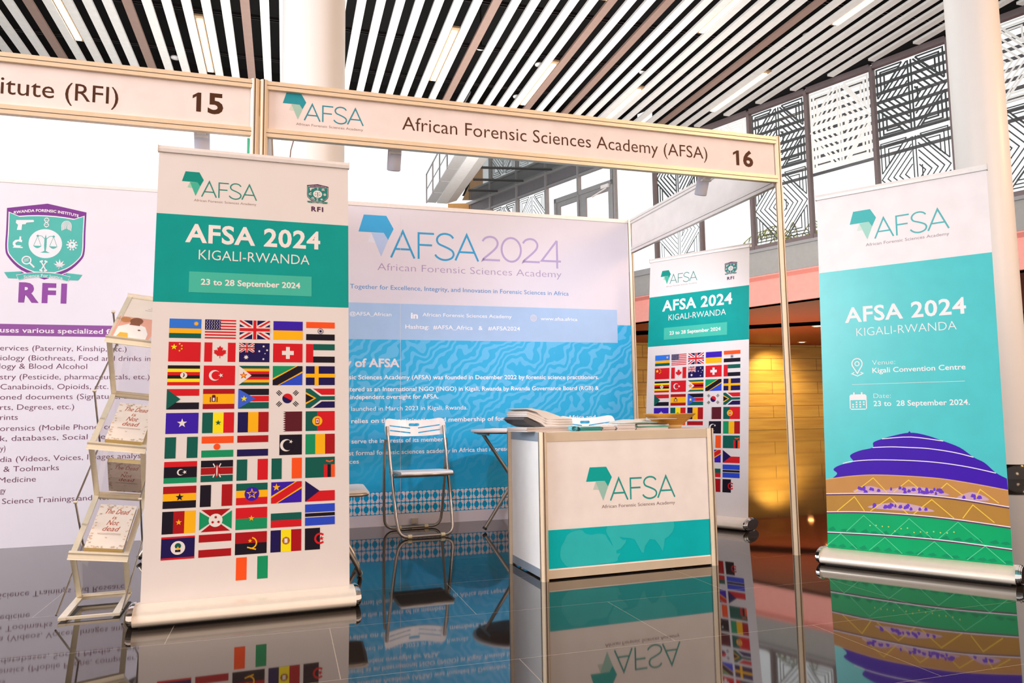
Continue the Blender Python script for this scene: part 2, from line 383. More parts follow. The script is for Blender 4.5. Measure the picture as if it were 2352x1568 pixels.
def fl_canada(f):
    f.R(0, .25, 0, 1, 'r'); f.R(.75, 1, 0, 1, 'r')
    h = [(0, .32), (.045, .22), (.09, .24), (.075, .06), (.13, .13), (.145, .09), (.2, .1), (.175, -.01), (.205, -.035), (.09, -.15), (.1, -.19), (.012, -.175), (.012, -.3)]
    p = [(.5+x, .5+y*1.05) for x, y in h]+[(.5-x, .5+y*1.05) for x, y in h[::-1]]; f.poly(p[:-1], 'r')
def fl_australia(f):
    f.R(0, 1, 0, 1, 'n'); g = Flag(f.P, f.x, f.y+f.h*.5, f.w*.5, f.h*.5); f2 = g
    f2.band(.2, 'w', 2); f2.band(.2, 'w', 2, True); f2.band(.07, 'r', 3); f2.band(.07, 'r', 3, True); f2.R(.42, .58, 0, 1, 'w', 4); f2.R(0, 1, .36, .64, 'w', 4); f2.R(.45, .55, 0, 1, 'r', 5); f2.R(0, 1, .42, .58, 'r', 5)
    f.star(.23, .25, .13, 'w', 2, n=7, ratio=.5)
    for x, y, r in ((.8, .83, .06), (.66, .57, .06), (.92, .63, .06), (.8, .16, .06), (.85, .45, .035)): f.star(x, y, r, 'w', 2, n=7, ratio=.6)
def fl_swiss(f): f.R(0, 1, 0, 1, 'r'); f.R(.435, .565, .18, .82, 'w', 2); f.R(.3, .7, .39, .61, 'w', 2)
def fl_uae(f): f.R(0, .25, 0, 1, 'r'); f.R(.25, 1, .67, 1, 'g'); f.R(.25, 1, 0, .33, 'k')
def fl_uganda(f): f.H('kYrkYr'); f.disc(.5, .5, .16, 'w', 2); f.poly([(.47, .42), (.5, .42), (.53, .5), (.51, .6), (.48, .6), (.5, .52)], 'k', 3)
def fl_turkey(f): f.R(0, 1, 0, 1, 'r'); f.moon(.35, .5, .27, 'w', 'r'); f.star(.55, .5, .12, 'w', 4, rot=180)
def fl_zimbabwe(f): f.H('gyrkryg'); f.poly([(0, 0), (.42, .5), (0, 1)], 'w'); f.star(.16, .5, .2, 'r'); f.star(.16, .5, .12, 'y', 4)
def fl_tanzania(f):
    f.poly([(0, 0), (1, 1), (0, 1)], 'G', 1); f.poly([(0, 0), (1, 0), (1, 1)], 'b', 1); f.band(.36, 'y', 2); f.band(.27, 'k', 3)
def fl_sweden(f): f.R(0, 1, 0, 1, 'n'); f.R(.3, .44, 0, 1, 'y', 2); f.R(0, 1, .4, .6, 'y', 2)
def fl_sudan(f): f.H('rwk'); f.poly([(0, 0), (.42, .5), (0, 1)], 'g')
def fl_spain(f): f.H('RyR', [1, 2, 1]); f.R(.28, .4, .36, .62, 'm', 2); f.R(.31, .37, .4, .56, 'w', 3); f.poly([(.28, .62), (.4, .62), (.38, .7), (.3, .7)], 'm'); f.R(.22, .25, .34, .6, 'm', 2); f.R(.43, .46, .34, .6, 'm', 2)
def fl_southsudan(f): f.R(0, 1, .68, 1, 'k'); f.R(0, 1, .36, .64, 'r'); f.R(0, 1, 0, .32, 'g'); f.poly([(0, 0), (.56, .5), (0, 1)], 's'); f.star(.19, .5, .16, 'Y')
def fl_korea(f):
    f.disc(.5, .5, .25, 'n', 1); X, Y, r = f.x+f.w*.5, f.y+f.h*.5, f.h*.25
    f.P.poly([(X+r*math.cos(R_(-30+9*k)), Y+r*math.sin(R_(-30+9*k))) for k in range(21)], ink(FC['r']), 2)
    for x, y, a in ((.22, .78, 45), (.22, .22, -45), (.78, .78, -45), (.78, .22, 45)):
        for k in (-1, 0, 1):
            d = Vector((math.cos(R_(a+90)), math.sin(R_(a+90)))); n = Vector((math.cos(R_(a+180)), math.sin(R_(a+180))))
            c = Vector((f.x+f.w*x, f.y+f.h*y))+n*(k*f.h*.08); e = Vector((d.x, d.y))*f.h*.12
            e = Vector((math.cos(R_(a)), math.sin(R_(a)))); e = Vector((-e.y, e.x))*f.h*.12; c = Vector((f.x+f.w*x, f.y+f.h*y))+Vector((math.cos(R_(a)), math.sin(R_(a))))*(k*f.h*.075)
            f.P.stroke([tuple(c-e), tuple(c+e)], f.h*.04, ink(FC['k']), 2)
def fl_southafrica(f):
    f.R(.2, 1, .64, 1, 'r'); f.R(.2, 1, 0, .36, 'n'); f.poly([(.0, 1), (.24, 1), (.55, .67), (1, .67), (1, .33), (.55, .33), (.24, 0), (0, 0)], 'w', 2)
    f.poly([(.0, 1), (.15, 1), (.5, .6), (1, .6), (1, .4), (.5, .4), (.15, 0), (0, 0)], 'g', 3); f.poly([(0, .82), (.36, .5), (0, .18)], 'y', 4); f.poly([(0, .72), (.28, .5), (0, .28)], 'k', 5)
def fl_somalia(f): f.R(0, 1, 0, 1, 'V'); f.star(.5, .5, .23, 'w')
def fl_senegal(f): f.Vt('gYr'); f.star(.5, .5, .14, 'g')
def fl_romania(f): f.Vt('nyR')
def fl_qatar(f):
    p = [(1, 0), (1, 1), (.36, 1)]
    for k in range(9): p += [(.45, 1-(k+.5)/9), (.36, 1-(k+1)/9)]
    f.poly(p, 'm', 1)
def fl_portugal(f): f.R(0, .4, 0, 1, 'g'); f.R(.4, 1, 0, 1, 'r'); f.disc(.4, .5, .25, 'y', 2); f.R(.335, .465, .33, .65, 'r', 3); f.R(.36, .44, .4, .6, 'w', 4); f.R(.385, .415, .45, .55, 'n', 5)
def fl_nigeria(f): f.Vt('gwg')
def fl_niger(f): f.H('owG'); f.disc(.48, .5, .15, 'o')
def fl_netherlands(f): f.H('Rwn')
def fl_pakistan(f): f.R(.25, 1, 0, 1, 'k'); f.moon(.48, .48, .3, 'w', 'k', dx=.3, k=.85); f.star(.63, .65, .1, 'w', 4, rot=70)
def fl_mali(f): f.Vt('GyR')
def fl_libya(f): f.H('rkG', [1, 2, 1]); f.moon(.5, .5, .15, 'w', 'k'); f.star(.63, .5, .1, 'w', 4, rot=180)
def fl_kenya(f):
    f.R(0, 1, .68, 1, 'k'); f.R(0, 1, .34, .66, 'R'); f.R(0, 1, 0, .3, 'g')
    f.line([(.38, .2), (.62, .85)], .05, 'w'); f.line([(.62, .2), (.38, .85)], .05, 'w')
    f.P.disc(f.x+f.w*.5, f.y+f.h*.5, f.w*.075, ink(FC['R']), 3, ry=f.h*.3); f.P.disc(f.x+f.w*.5, f.y+f.h*.5, f.w*.02, ink(FC['w']), 4, ry=f.h*.25)
def fl_italy(f): f.Vt('gwr')
def fl_ireland(f): f.Vt('gwo')
def fl_zambia(f): f.R(0, 1, 0, 1, 'g'); f.R(.63, .75, 0, .62, 'r', 2); f.R(.75, .87, 0, .62, 'k', 2); f.R(.87, 1, 0, .62, 'o', 2); f.line([(.7, .82), (.82, .76), (.94, .82)], .07, 'o')
def fl_ghana(f): f.H('Ryk'); f.star(.5, .5, .18, 'k')
def fl_france(f): f.Vt('kwR')
def fl_ethiopia(f):
    f.H('gyr'); f.disc(.5, .5, .33, 'V', 2); f.P.stroke([(f.x+f.w*.5+f.h*(.22 if k % 2 == 0 else .085)*math.cos(R_(90+36*k)), f.y+f.h*.5+f.h*(.22 if k % 2 == 0 else .085)*math.sin(R_(90+36*k))) for k in range(10)], f.h*.03, ink(FC['y']), 3, True)
def fl_drc(f): f.R(0, 1, 0, 1, 'V'); f.band(.34, 'y', 2); f.band(.25, 'r', 3); f.star(.17, .75, .19, 'y', 4)
def fl_czech(f): f.R(0, 1, 0, .5, 'r'); f.poly([(0, 0), (.48, .5), (0, 1)], 'n')
def fl_cameroon(f): f.Vt('kRy'); f.star(.5, .5, .14, 'y')
def fl_burundi(f):
    f.poly([(.05, 1), (.95, 1), (.5, .5)], 'R', 1); f.poly([(.05, 0), (.95, 0), (.5, .5)], 'R', 1); f.poly([(0, .08), (0, .92), (.45, .5)], 'G', 1); f.poly([(1, .08), (1, .92), (.55, .5)], 'G', 1)
    f.disc(.5, .5, .3, 'w', 2)
    for x, y in ((.5, .64), (.41, .42), (.59, .42)): f.star(x, y, .07, 'R', 3, n=6, ratio=.6)
def fl_burkina(f): f.H('rG'); f.star(.5, .5, .14, 'y')
def fl_bulgaria(f): f.R(0, 1, .33, .66, 'g'); f.R(0, 1, 0, .33, 'r')
def fl_botswana(f): f.R(0, 1, .62, 1, 'b'); f.R(0, 1, 0, .38, 'b'); f.R(0, 1, .42, .58, 'k')
def fl_belize(f): f.R(0, 1, 0, 1, 'n'); f.R(0, 1, .92, 1, 'r', 2); f.R(0, 1, 0, .08, 'r', 2); f.disc(.5, .5, .3, 'w', 2); f.disc(.5, .58, .13, 'g', 3); f.R(.42, .58, .32, .42, 'k', 3); f.star(.5, .48, .1, 'y', 4, n=4)
def fl_austria(f): f.H('RwR')
def fl_angola(f):
    f.H('Rk'); f.P.stroke([(f.x+f.w*.5+f.h*.24*math.cos(R_(t)), f.y+f.h*.5+f.h*.24*math.sin(R_(t))) for t in range(-100, 90, 15)], f.h*.06, ink(FC['y']), 2); f.line([(.38, .32), (.66, .2)], .06, 'y', 3); f.star(.47, .6, .1, 'y', 3)
def fl_andorra(f): f.Vt('nYR'); f.P.disc(f.x+f.w*.5, f.y+f.h*.5, f.h*.18, ink('#b06a1c'), 2, 8); f.R(.45, .55, .4, .6, 'w', 3)
def fl_algeria(f):
    f.R(0, .5, 0, 1, 'k'); X, Y, r = f.x+f.w*.5, f.y+f.h*.5, f.h*.22
    f.P.stroke([(X+r*math.cos(R_(t)), Y+r*math.sin(R_(t))) for t in range(45, 320, 18)], f.h*.09, ink(FC['r']), 2); f.star(.55, .5, .12, 'r', 3)
def fl_ivory(f): f.Vt('owG')
FLAGS = [[fl_rwanda, fl_usa, fl_uk, fl_ukraine, fl_india], [fl_china, fl_canada, fl_australia, fl_swiss, fl_uae], [fl_uganda, fl_turkey, fl_zimbabwe, fl_tanzania, fl_sweden],
         [fl_sudan, fl_spain, fl_southsudan, fl_korea, fl_southafrica], [fl_somalia, fl_senegal, fl_romania, fl_qatar, fl_portugal], [fl_nigeria, fl_niger, fl_netherlands, fl_pakistan, fl_mali],
         [fl_libya, fl_kenya, fl_italy, fl_ireland, fl_zambia], [fl_ghana, fl_france, fl_ethiopia, fl_drc, fl_czech], [fl_cameroon, fl_burundi, fl_burkina, fl_bulgaria, fl_botswana],
         [fl_belize, fl_austria, fl_angola, fl_andorra, fl_algeria]]

# ------------------------------------------------------------------ the setting: floor, hall
def floor_material():
    m = bpy.data.materials.new('polished_dark_tiles'); m.use_nodes = True; nt = m.node_tree; b = nt.nodes['Principled BSDF']
    tc = nt.nodes.new('ShaderNodeTexCoord'); br = nt.nodes.new('ShaderNodeTexBrick')
    br.inputs['Scale'].default_value = 1; br.inputs['Brick Width'].default_value = 1.2; br.inputs['Row Height'].default_value = .6
    br.inputs['Mortar Size'].default_value = .0016; br.inputs['Mortar Smooth'].default_value = .1; br.offset = .5
    br.inputs['Color1'].default_value = (.021, .014, .011, 1); br.inputs['Color2'].default_value = (.025, .017, .013, 1); br.inputs['Mortar'].default_value = (.30, .25, .19, 1)
    nt.links.new(tc.outputs['Object'], br.inputs['Vector'])
    nz = nt.nodes.new('ShaderNodeTexNoise'); nz.inputs['Scale'].default_value = 5; nz.inputs['Detail'].default_value = 6; nt.links.new(tc.outputs['Object'], nz.inputs['Vector'])
    mx = nt.nodes.new('ShaderNodeMix'); mx.data_type = 'RGBA'; mx.blend_type = 'MULTIPLY'; mx.inputs[0].default_value = .35
    nt.links.new(br.outputs['Color'], mx.inputs[6]); nt.links.new(nz.outputs['Color'], mx.inputs[7]); nt.links.new(mx.outputs[2], b.inputs['Base Color'])
    b.inputs['Roughness'].default_value = .035; b.inputs['IOR'].default_value = 1.85
    return m
m = MB(); m.box(-30, 40, -12, 40, -.05, 0, floor_material()); fl = struct(m.build('floor')); fl['label'] = 'polished dark brown tile floor with pale joints'
fl.location = B(.92, 0, 0); fl.rotation_euler = (0, 0, AB)

WO = Vector((5.79, 17.81, 0)); WD = Vector((.62, -.785, 0)).normalized(); WN = Vector((-WD.y, WD.x, 0))   # WN points out of the hall
WRZ = math.atan2(WD.y, WD.x)
FRAME = mat('window_frame_metal', '#75696a', .45, .3); FRAMEL = mat('pale_grey_frame', '#9a9a9c', .5, .1)
GREYB = mat('grey_painted_band', '#a3a2a0', .6); PINK = mat('salmon_painted_fascia', '#ffaca0', .6); SOFF = mat('brick_red_soffit', '#963c16', .6)
PATD = mat('dark_etched_lines', '#3a4042', .4); PATW = mat('white_etched_lines', '#eef0ee', .5)
# right wall below the windows (local: x along wall, y outwards, z up)
m = MB(); m.box(-11.4, 12, .0, .35, 4.0, 4.56, GREYB); o = struct(m.build('wall_right')); place(o, WO, WRZ)
m = MB(); m.box(-11.4, 12, -.06, .12, 4.56, 4.63, FRAMEL); o = struct(m.build('trim_1')); place(o, WO, WRZ)
m = MB(); m.prism([(.12, 3.3), (.5, 3.3), (.5, 4.02), (.02, 4.02), (.02, 3.97), (.16, 3.9)], 'x', -11.4, 12, PINK); o = struct(m.build('trim_2')); place(o, WO, WRZ)
WV = 24.77   # depth of the recessed stone wall along E2
def wall_uv(s): p = WO+WD*s+WN*.2; return p.dot(E1), p.dot(E2)
a = wall_uv(-11.4); b = wall_uv(12)
m = MB(); poly = [a, b, (32, b[1]), (32, WV), (a[0]-1, WV)]
m.prism(poly, 'z', 3.3, 3.42, SOFF); o = struct(m.build('ceiling')); o.rotation_euler = (0, 0, AB)
def stone():
    mm = bpy.data.materials.new('golden_stone_planks'); mm.use_nodes = True; nt = mm.node_tree; bs = nt.nodes['Principled BSDF']
    tc = nt.nodes.new('ShaderNodeTexCoord'); mp = nt.nodes.new('ShaderNodeMapping'); mp.inputs['Rotation'].default_value = (R_(90), 0, 0)
    br = nt.nodes.new('ShaderNodeTexBrick'); br.inputs['Scale'].default_value = 1; br.inputs['Brick Width'].default_value = 2.1; br.inputs['Row Height'].default_value = .46
    br.inputs['Mortar Size'].default_value = .012; br.offset = .37; br.inputs['Color1'].default_value = (*lin('#d6a850'), 1); br.inputs['Color2'].default_value = (*lin('#c99a44'), 1); br.inputs['Mortar'].default_value = (*lin('#8a6630'), 1)
    wv = nt.nodes.new('ShaderNodeTexNoise'); wv.inputs['Scale'].default_value = 2; wv.inputs['Detail'].default_value = 5
    ms = nt.nodes.new('ShaderNodeMapping'); ms.inputs['Scale'].default_value = (.35, 1, 5)
    nt.links.new(tc.outputs['Object'], mp.inputs[0]); nt.links.new(mp.outputs[0], br.inputs['Vector']); nt.links.new(tc.outputs['Object'], ms.inputs[0]); nt.links.new(ms.outputs[0], wv.inputs['Vector'])
    mx = nt.nodes.new('ShaderNodeMix'); mx.data_type = 'RGBA'; mx.blend_type = 'OVERLAY'; mx.inputs[0].default_value = .45
    nt.links.new(br.outputs['Color'], mx.inputs[6]); nt.links.new(wv.outputs['Fac'], mx.inputs[7]); nt.links.new(mx.outputs[2], bs.inputs['Base Color']); bs.inputs['Roughness'].default_value = .4
    return mm
m = MB(); m.box(a[0]-1, 32, WV, WV+.2, 0, 3.3, stone()); o = struct(m.build('wall_back')); o.rotation_euler = (0, 0, AB)
# recessed downlights in the soffit
def downlight(p, label):
    t = thing('recessed_downlight', label, 'ceiling light', p, 0, 'downlights in the red soffit')
    q = MB(); q.lathe([(.16, 0), (.16, -.015), (.11, -.02), (.11, 0)], mat('white_trim_ring', '#e9e2da', .4), 20); q.build('trim_ring', t)
    q = MB(); q.lathe([(0.001, -.012), (.11, -.012)], mat('warm_lamp_disc', '#ffd9a0', .5, emit=9), 20); q.build('lamp_disc', t)
    spot('soffit_downlight_beam', (p[0], p[1], p[2]-.05), (p[0], p[1], 0), 260, (1, .76, .42), 120, .8, .1)
downlight((9.26, 22.46, 3.3), 'round downlight in the red soffit, beside the tall right banner edge')
downlight((10.92, 27.97, 3.3), 'round downlight in the red soffit just above the golden stone wall')
downlight((8.9, 29.0, 3.3), 'round downlight close to the second flag banner, at the stone wall top')
for q in ((13.5, 29.4), (9.9, 27.7), (6.5, 26.5)): spot('wall_washer', (q[0], q[1], 3.25), (q[0]+.3, q[1]+1.2, 1.2), 430, (1, .78, .44), 110, .8, .1)  # extra spots without fixtures, added to brighten the stone wall

# window bays above: one object per bay, glass and etched pattern as parts
def pattern(P, x0, x1, z0, z1, mt, w):
    X, Z = x1-x0, z1-z0; q = lambda l: [(x0+X*a, z0+Z*b) for a, b in l]
    for k in range(5):      # nested chevrons left and right
        a = .02+.085*k; h = (.47-a)*1.03
        P.stroke(q([(.47, .5+h), (a, .5), (.47, .5-h)]), w, mt, 1)
        b = .98-.085*k; h = (b-.56)*1.1
        P.stroke(q([(.56, .5+h), (b, .5), (.56, .5-h)]), w, mt, 1)
    for x in (.485, .53): P.stroke(q([(x, .03), (x, .97)]), w, mt, 1)
    P.stroke(q([(.6, .42), (.6, .58)]), w, mt, 1)
    for sx, sz in ((0, 0), (0, 1), (1, 0), (1, 1)):   # nested corner triangles
        for k in range(3):
            d = .03+.055*k; e = .46-.075*k-d*.6
            l = [(d+e*.85, d*.8), (d, d*.8), (d, d*.8+e*.9)]; hy = [l[0], l[2]]
            fl_ = lambda ll: [(1-x if sx else x, 1-z if sz else z) for x, z in ll]
            P.stroke(q(fl_(l)), w, mt, 1); P.stroke(q(fl_(hy)), w, mt, 1)
nb = 0
for j in range(-8, 7):
    x0 = .15+1.513*j; x1 = x0+1.513; nb += 1
    left = j < -2
    top = 8.06 if not left else 8.53
    fm = FRAME if j >= -2 else FRAMEL
    m = MB(); m.box(x0-.035, x0+.035, -.07, .07, 4.63, top, fm); m.box(x0+.035, x1-.035, -.06, .06, top-.06, top+.06, fm); m.box(x0+.035, x1-.035, -.06, .06, 4.63, 4.72, fm)
    if left: m.box(x0+.035, x1-.035, -.05, .05, 8.03, 8.1, fm); m.box(x0+.035, x1-.035, .0, .03, 8.1, 8.46, mat('grey_spandrel_panel', '#77757a', .5))
    o = struct(m.build('window_%d' % nb)); place(o, WO, WRZ)
    if j in (-5, -4):      # glazed double door leaf below a clear fanlight
        continue
    q = MB(); q.box(x0+.035, x1-.035, -.006, .006, 4.72, 8.03 if left else top-.07, GLASS); q.build('glass_pane', o)
    if j in (-3, -8): continue
    P = Print(); zt = 8.0 if left else top-.09
    dark = j in (0, 2, 4, -7, -2, -6)
    zs = [(4.75, 6.36, PATD, .024), (6.4, zt, PATD if dark else PATW, .036)]
    if j == 1: zs = [(6.1, zt, PATW, .05)]
    if j in (-1,): zs = [(6.4, zt, PATW, .04)]
    if j == -6: zs = [(6.4, zt, PATD, .022)]
    if j == -2: zs = [(4.75, 6.3, PATD, .016), (6.3, zt, PATD, .04)]
    if j > 3: zs = [(4.75, 6.36, PATW, .06), (6.4, zt, PATW, .06)]
    for z0, z1, mt, w in zs: pattern(P, x0+.06, x1-.06, z0, z1, mt, w)
    e = P.build('etched_pattern', o); e.location = (0, -.01, 0)
# the glazed double door in the window wall
m = MB(); dl, dr = -7.0+.0, -4.39
m.box(dl, dl+.1, -.07, .07, 4.6, 7.55, FRAMEL); m.box(dr-.12, dr, -.07, .07, 4.6, 8.03, FRAMEL); m.box(dl, dr, -.07, .07, 7.42, 7.56, FRAMEL)
o = struct(m.build('door_1')); place(o, WO, WRZ)
for s0, s1 in ((dl+.1, -5.72), (-5.72, dr-.12)):
    q = MB(); q.box(s0, s0+.13, -.03, .03, 4.6, 7.42, FRAMEL); q.box(s1-.13, s1, -.03, .03, 4.6, 7.42, FRAMEL); q.box(s0+.13, s1-.13, -.03, .03, 7.28, 7.42, FRAMEL); q.box(s0+.13, s1-.13, -.03, .03, 4.6, 4.8, FRAMEL)
    lf = q.build('door_leaf', o); q = MB(); q.box(s0+.13, s1-.13, -.005, .005, 4.8, 7.28, GLASS); q.build('glass_pane', lf)
q = MB(); q.box(-4.85, -4.55, -.13, -.05, 7.36, 7.46, WPLAST); q.bar((-4.65, -.1, 7.34), (-5.2, -.14, 7.2), .04, .03, WPLAST); q.build('door_closer', o)
q = MB(); q.box(dl+.1, dr-.12, -.005, .005, 7.56, 8.03, GLASS); q.build('fanlight_pane', o)
# outside: louvre blades behind the right-hand bays
LOUV = mat('dark_louvre_metal', '#3d3b3e', .5, .2); LOUVG = mat('grey_louvre_metal', '#55575a', .5, .2)
def louvre(z):
    q = MB(); q.box(-.1, 9.2, 0, .03, -.035, .035, LOUVG); o = q.build('louvre_blade'); o.location = WO+WN*.55+ZZ*z; o.rotation_euler = (R_(25), 0, WRZ)
    return tag(o, 'dark horizontal louvre blade outside the patterned windows at upper right', 'louvre', 'louvre blades outside the upper windows')
for k in range(10): louvre(6.25+.2*k)
# a palm seen through the windows
def palm(base, h, label):
    t = thing('palm_tree', label, 'palm tree', base)
    TR = mat('palm_trunk_bark', '#8a7a60', .8); LE = mat('palm_leaf_green', '#9aae5c', .5)
    q = MB(); q.tube([(0, 0, 0), (.05, .03, h*.5), (0, .05, h)], .13, TR, 10); q.build('trunk', t)
    for k in range(11):
        a = 2*math.pi*k/11+.2; q = MB(); pts = []
        for i in range(13):
            s = i/12; r = 1.75*s; z = h+.75*math.sin(s*2.0)-.95*s*s; pts.append(Vector((r*math.cos(a), r*math.sin(a), z)))
        q.tube(pts, .012, LE, 5)
        for i in range(2, 13):
            d = (pts[i]-pts[i-1]).normalized(); sd = d.cross(ZZ).normalized()
            for s in (-1, 1):
                ln = .36*(1-abs(i/12-.45)); b0 = pts[i]; tip = b0+sd*s*ln*.6+d*ln*.35-ZZ*ln*.8
                w = d*.022
                q.add([b0-w, b0+w, tip], [(0, 1, 2)], LE)
        q.build('frond', t)
palm(WO+WD*(-.55)+WN*3.2+ZZ*3.45, 1.9, 'green palm outside the window beside the second flag banner')
palm(WO+WD*(-3.9)+WN*4.5+ZZ*3.45, 1.5, 'palm outside the window, just right of the backdrop corner post')

# ------------------------------------------------------------------ slatted ceiling
CZ = 8.1
SLATW = mat('white_ceiling_slat_paint', '#e4e2de', .5); SLATT = mat('tan_ceiling_slat_paint', '#957b70', .5); DECK = mat('black_roof_deck', '#0a0808', .9)
dk = lambda v: (WO.dot(WN)-.0-v*WN.dot(E2))/WN.dot(E1)
m = MB(); m.prism([(-16, 2), (dk(2), 2), (dk(18.6), 18.6), (-16, 18.6)], 'z', CZ+1.1, CZ+1.25, DECK); o = struct(m.build('ceiling')); o.rotation_euler = (0, 0, AB)
m = MB(); m.box(-16, dk(18.6), 18.5, 18.6, CZ, CZ+1.1, DECK); o = struct(m.build('trim_3')); o.rotation_euler = (0, 0, AB)
m = MB(); m.box(-2.9, 12, .0, .1, 8.15, 9.35, DECK); o = struct(m.build('trim_5')); place(o, WO, WRZ)
wn1, wn2, wo = WN.dot(E1), WN.dot(E2), WO.dot(WN)
TAN = {0, 5, 11, 24, 30, 33, 41}
for k in range(-9, 62):
    u = -4.387+.3296*k
    v1 = min(18.45, (wo-.1-(u+.09)*wn1)/wn2)
    v0 = 7.2 if u < 6 else (5.5 if u < 8.5 else 1.5)
    if v1-v0 < .5: continue
    q = MB(); q.box(-.078, .078, v0, v1, 0, .05, SLATT if k in TAN else SLATW)
    o = q.build('ceiling_slat'); o.location = E1*u+ZZ*CZ; o.rotation_euler = (0, 0, AB)
    if k in TAN:
        names = {0: 'leftmost tan ceiling slat, near the first strip light', 5: 'tan ceiling slat between the two strip lights at upper left', 11: 'tan ceiling slat left of the round column', 24: 'brownish tan ceiling slat right of the strip light over the centre',
                 30: 'tan ceiling slat beside the strip-light tip at the top edge', 33: 'tan ceiling slat left of the top-edge strip light, right of centre', 41: 'greyish tan ceiling slat between the two strip lights at far right'}
        tag(o, names[k], 'ceiling slat', 'tan ceiling slats')
    else: tag(o, 'long white slat of the open slatted ceiling', 'ceiling slat', 'white ceiling slats')
RAILM = mat('black_carrier_rail', '#2a2626', .4, .6)
for v, nm in ((10.67, 'nearest'), (12.32, 'second'), (13.97, 'third'), (15.62, 'fourth'), (17.27, 'farthest')):
    q = MB(); u1 = min(14, (wo-.3-v*wn2)/wn1 if wn1 > 0 else 14)
    for d in (-.035, .035): q.box(-7.5, u1, v+d-.008, v+d+.008, .055, .11, RAILM)
    k = -7.4
    while k < u1-.1: q.box(k, k+.03, v-.04, v+.04, .06, .075, mat('rail_clip_steel', '#b8b0a8', .3, .8)); k += .3296
    o = q.build('ceiling_rail'); o.location = ZZ*CZ; o.rotation_euler = (0, 0, AB); tag(o, 'dark carrier rail above the slats, %s row across the ceiling' % nm, 'ceiling rail', 'carrier rails above the slats')
def strip_light(u, v0, v1, label):
    t = thing('strip_light', label, 'ceiling light', E1*u+E2*v0+ZZ*(CZ-.0), AB, 'strip lights between the ceiling slats'); L = v1-v0
    q = MB(); q.box(-.075, .075, 0, L, .012, .05, mat('strip_light_housing', '#b89a78', .4, .3)); q.build('housing', t)
    q = MB(); q.box(-.05, .05, .12, L-.05, -.004, .012, mat('strip_light_diffuser', '#fff0dc', .5, emit=5)); q.build('diffuser', t)
for u, v0, v1, lb in ((-3.8926, 13.3, 15.66, 'long strip light at upper left corner of the ceiling'), (-1.5854, 14.06, 16.42, 'strip light left of the round column, above booth number 15'), (3.029, 13.23, 15.6, 'strip light over the middle of the number 16 fascia'),
                      (5.336, 14.02, 16.33, 'strip light right of the centre one, ending at the fascia top'), (7.6434, 14.68, 17.0, 'strip light above the closing words of the number 16 fascia'), (5.336, 9.2, 11.6, 'strip light whose tip shows at the top edge, centre right'),
                      (7.6434, 9.9, 12.18, 'strip light at the top edge, right of centre'), (9.9506, 8.9, 11.23, 'strip light at the top edge nearest the right column'), (9.9506, 13.22, 15.5, 'strip light low at the right, above the patterned windows')):
    strip_light(u, v0, v1, lb)
for x, y, lb in ((-6.9, 14.84, 'left of the second strip light'), (-.55, 14.61, 'above the fascia logo words'), (.67, 15.38, 'left of the third strip light'), (2.98, 15.8, 'over the fascia lettering'), (6.0, 14.27, 'at upper right between grey slats'), (.2, 17.0, 'just above the fascia edge')):
    t = thing('ceiling_sprinkler', 'small white sprinkler head under the roof, '+lb, 'sprinkler', (x, y, CZ+.16), 0, 'sprinkler heads')
    q = MB(); q.lathe([(.0, -.03), (.09, -.025), (.1, 0), (.04, .02)], WPLAST, 16); q.build('sprinkler_head', t); q = MB(); q.tube([(0, 0, 0), (0, 0, .94)], .018, DECK, 8); q.build('drop_pipe', t)

# ------------------------------------------------------------------ far left: walkway, mirror ceiling, wood end wall
WHT = mat('white_walkway_paint', '#eeeeec', .5); WLK = E2*-1
t = thing('suspended_walkway', 'white suspended walkway with railing, above the backdrop to the left of the glazed door', 'walkway', (-2.235, 23.0, 7.5), math.atan2(-4.2, 1.2))
Lw = 6.0   # local x runs towards the camera
q = MB(); q.box(-.3, Lw, -.02, .3, 0, .12, WHT); q.build('soffit_beam', t)
q = MB(); q.prism([(.3, .0), (.62, .12), (.62, .5), (.3, .5)], 'x', -.3, Lw, mat('pale_grey_beam_side', '#d4d2ce', .5)); q.build('side_beam', t)
for k in range(5):
    x = -.35+1.15*k; q = MB(); q.box(x, x+1.1, -.34, -.04, .02, .05, mat('frosted_floor_panel', '#bdbcbc', .35)); q.build('floor_panel', t)
    q = MB(); q.box(x-.02, x+.02, -.36, -.32, .0, .95, FRAMEL); q.build('railing_post', t)
q = MB(); q.box(-.37, Lw, -.355, -.325, .92, .96, FRAMEL); q.build('handrail', t)
q = MB(); q.box(-.37, Lw, -.35, -.33, .42, .45, FRAMEL); q.build('mid_rail', t)
MIRC = mat('glossy_grey_ceiling_panel', '#a3abab', .05, .6, spec=1.9)
pL = [WO+WD*-11.3-WN*.1, WO+WD*-3.0-WN*.1]; m = MB()
f1 = Vector((-1.75, 26.6, 0)); f2 = Vector((-.2, 18.9, 0))
m.add([(*p.xy, 8.54) for p in (pL[0], pL[1], f2, f1)], [(0, 1, 2, 3)], MIRC); m.add([(*p.xy, 8.7) for p in (pL[0], pL[1], f2, f1)], [(3, 2, 1, 0)], DECK)
o = struct(m.build('ceiling'))
for s in (-9.88, -8.45, -7.0, -5.5, -4.2):
    p = WO+WD*s-WN*.12; q = MB(); lx = -1.75+(p.y-26.6)*(-.2+1.75)/(18.9-26.6)+.06; e = p+Vector((-1, -.12, 0))*((p.x-lx)/1.0*.985); q.bar((p.x, p.y, 8.52), (e.x, e.y, 8.52), .05, .03, LOUV); o = q.build('trim_4'); struct(o)
m = MB(); m.box(-2.3, -1.0, 27.0, 27.2, 4, 8.54, mat('orange_timber_panel', '#c99a5c', .5)); m.box(-1.52, -1.5, 26.98, 27.0, 4, 8.54, LOUV); o = struct(m.build('wall_back'))

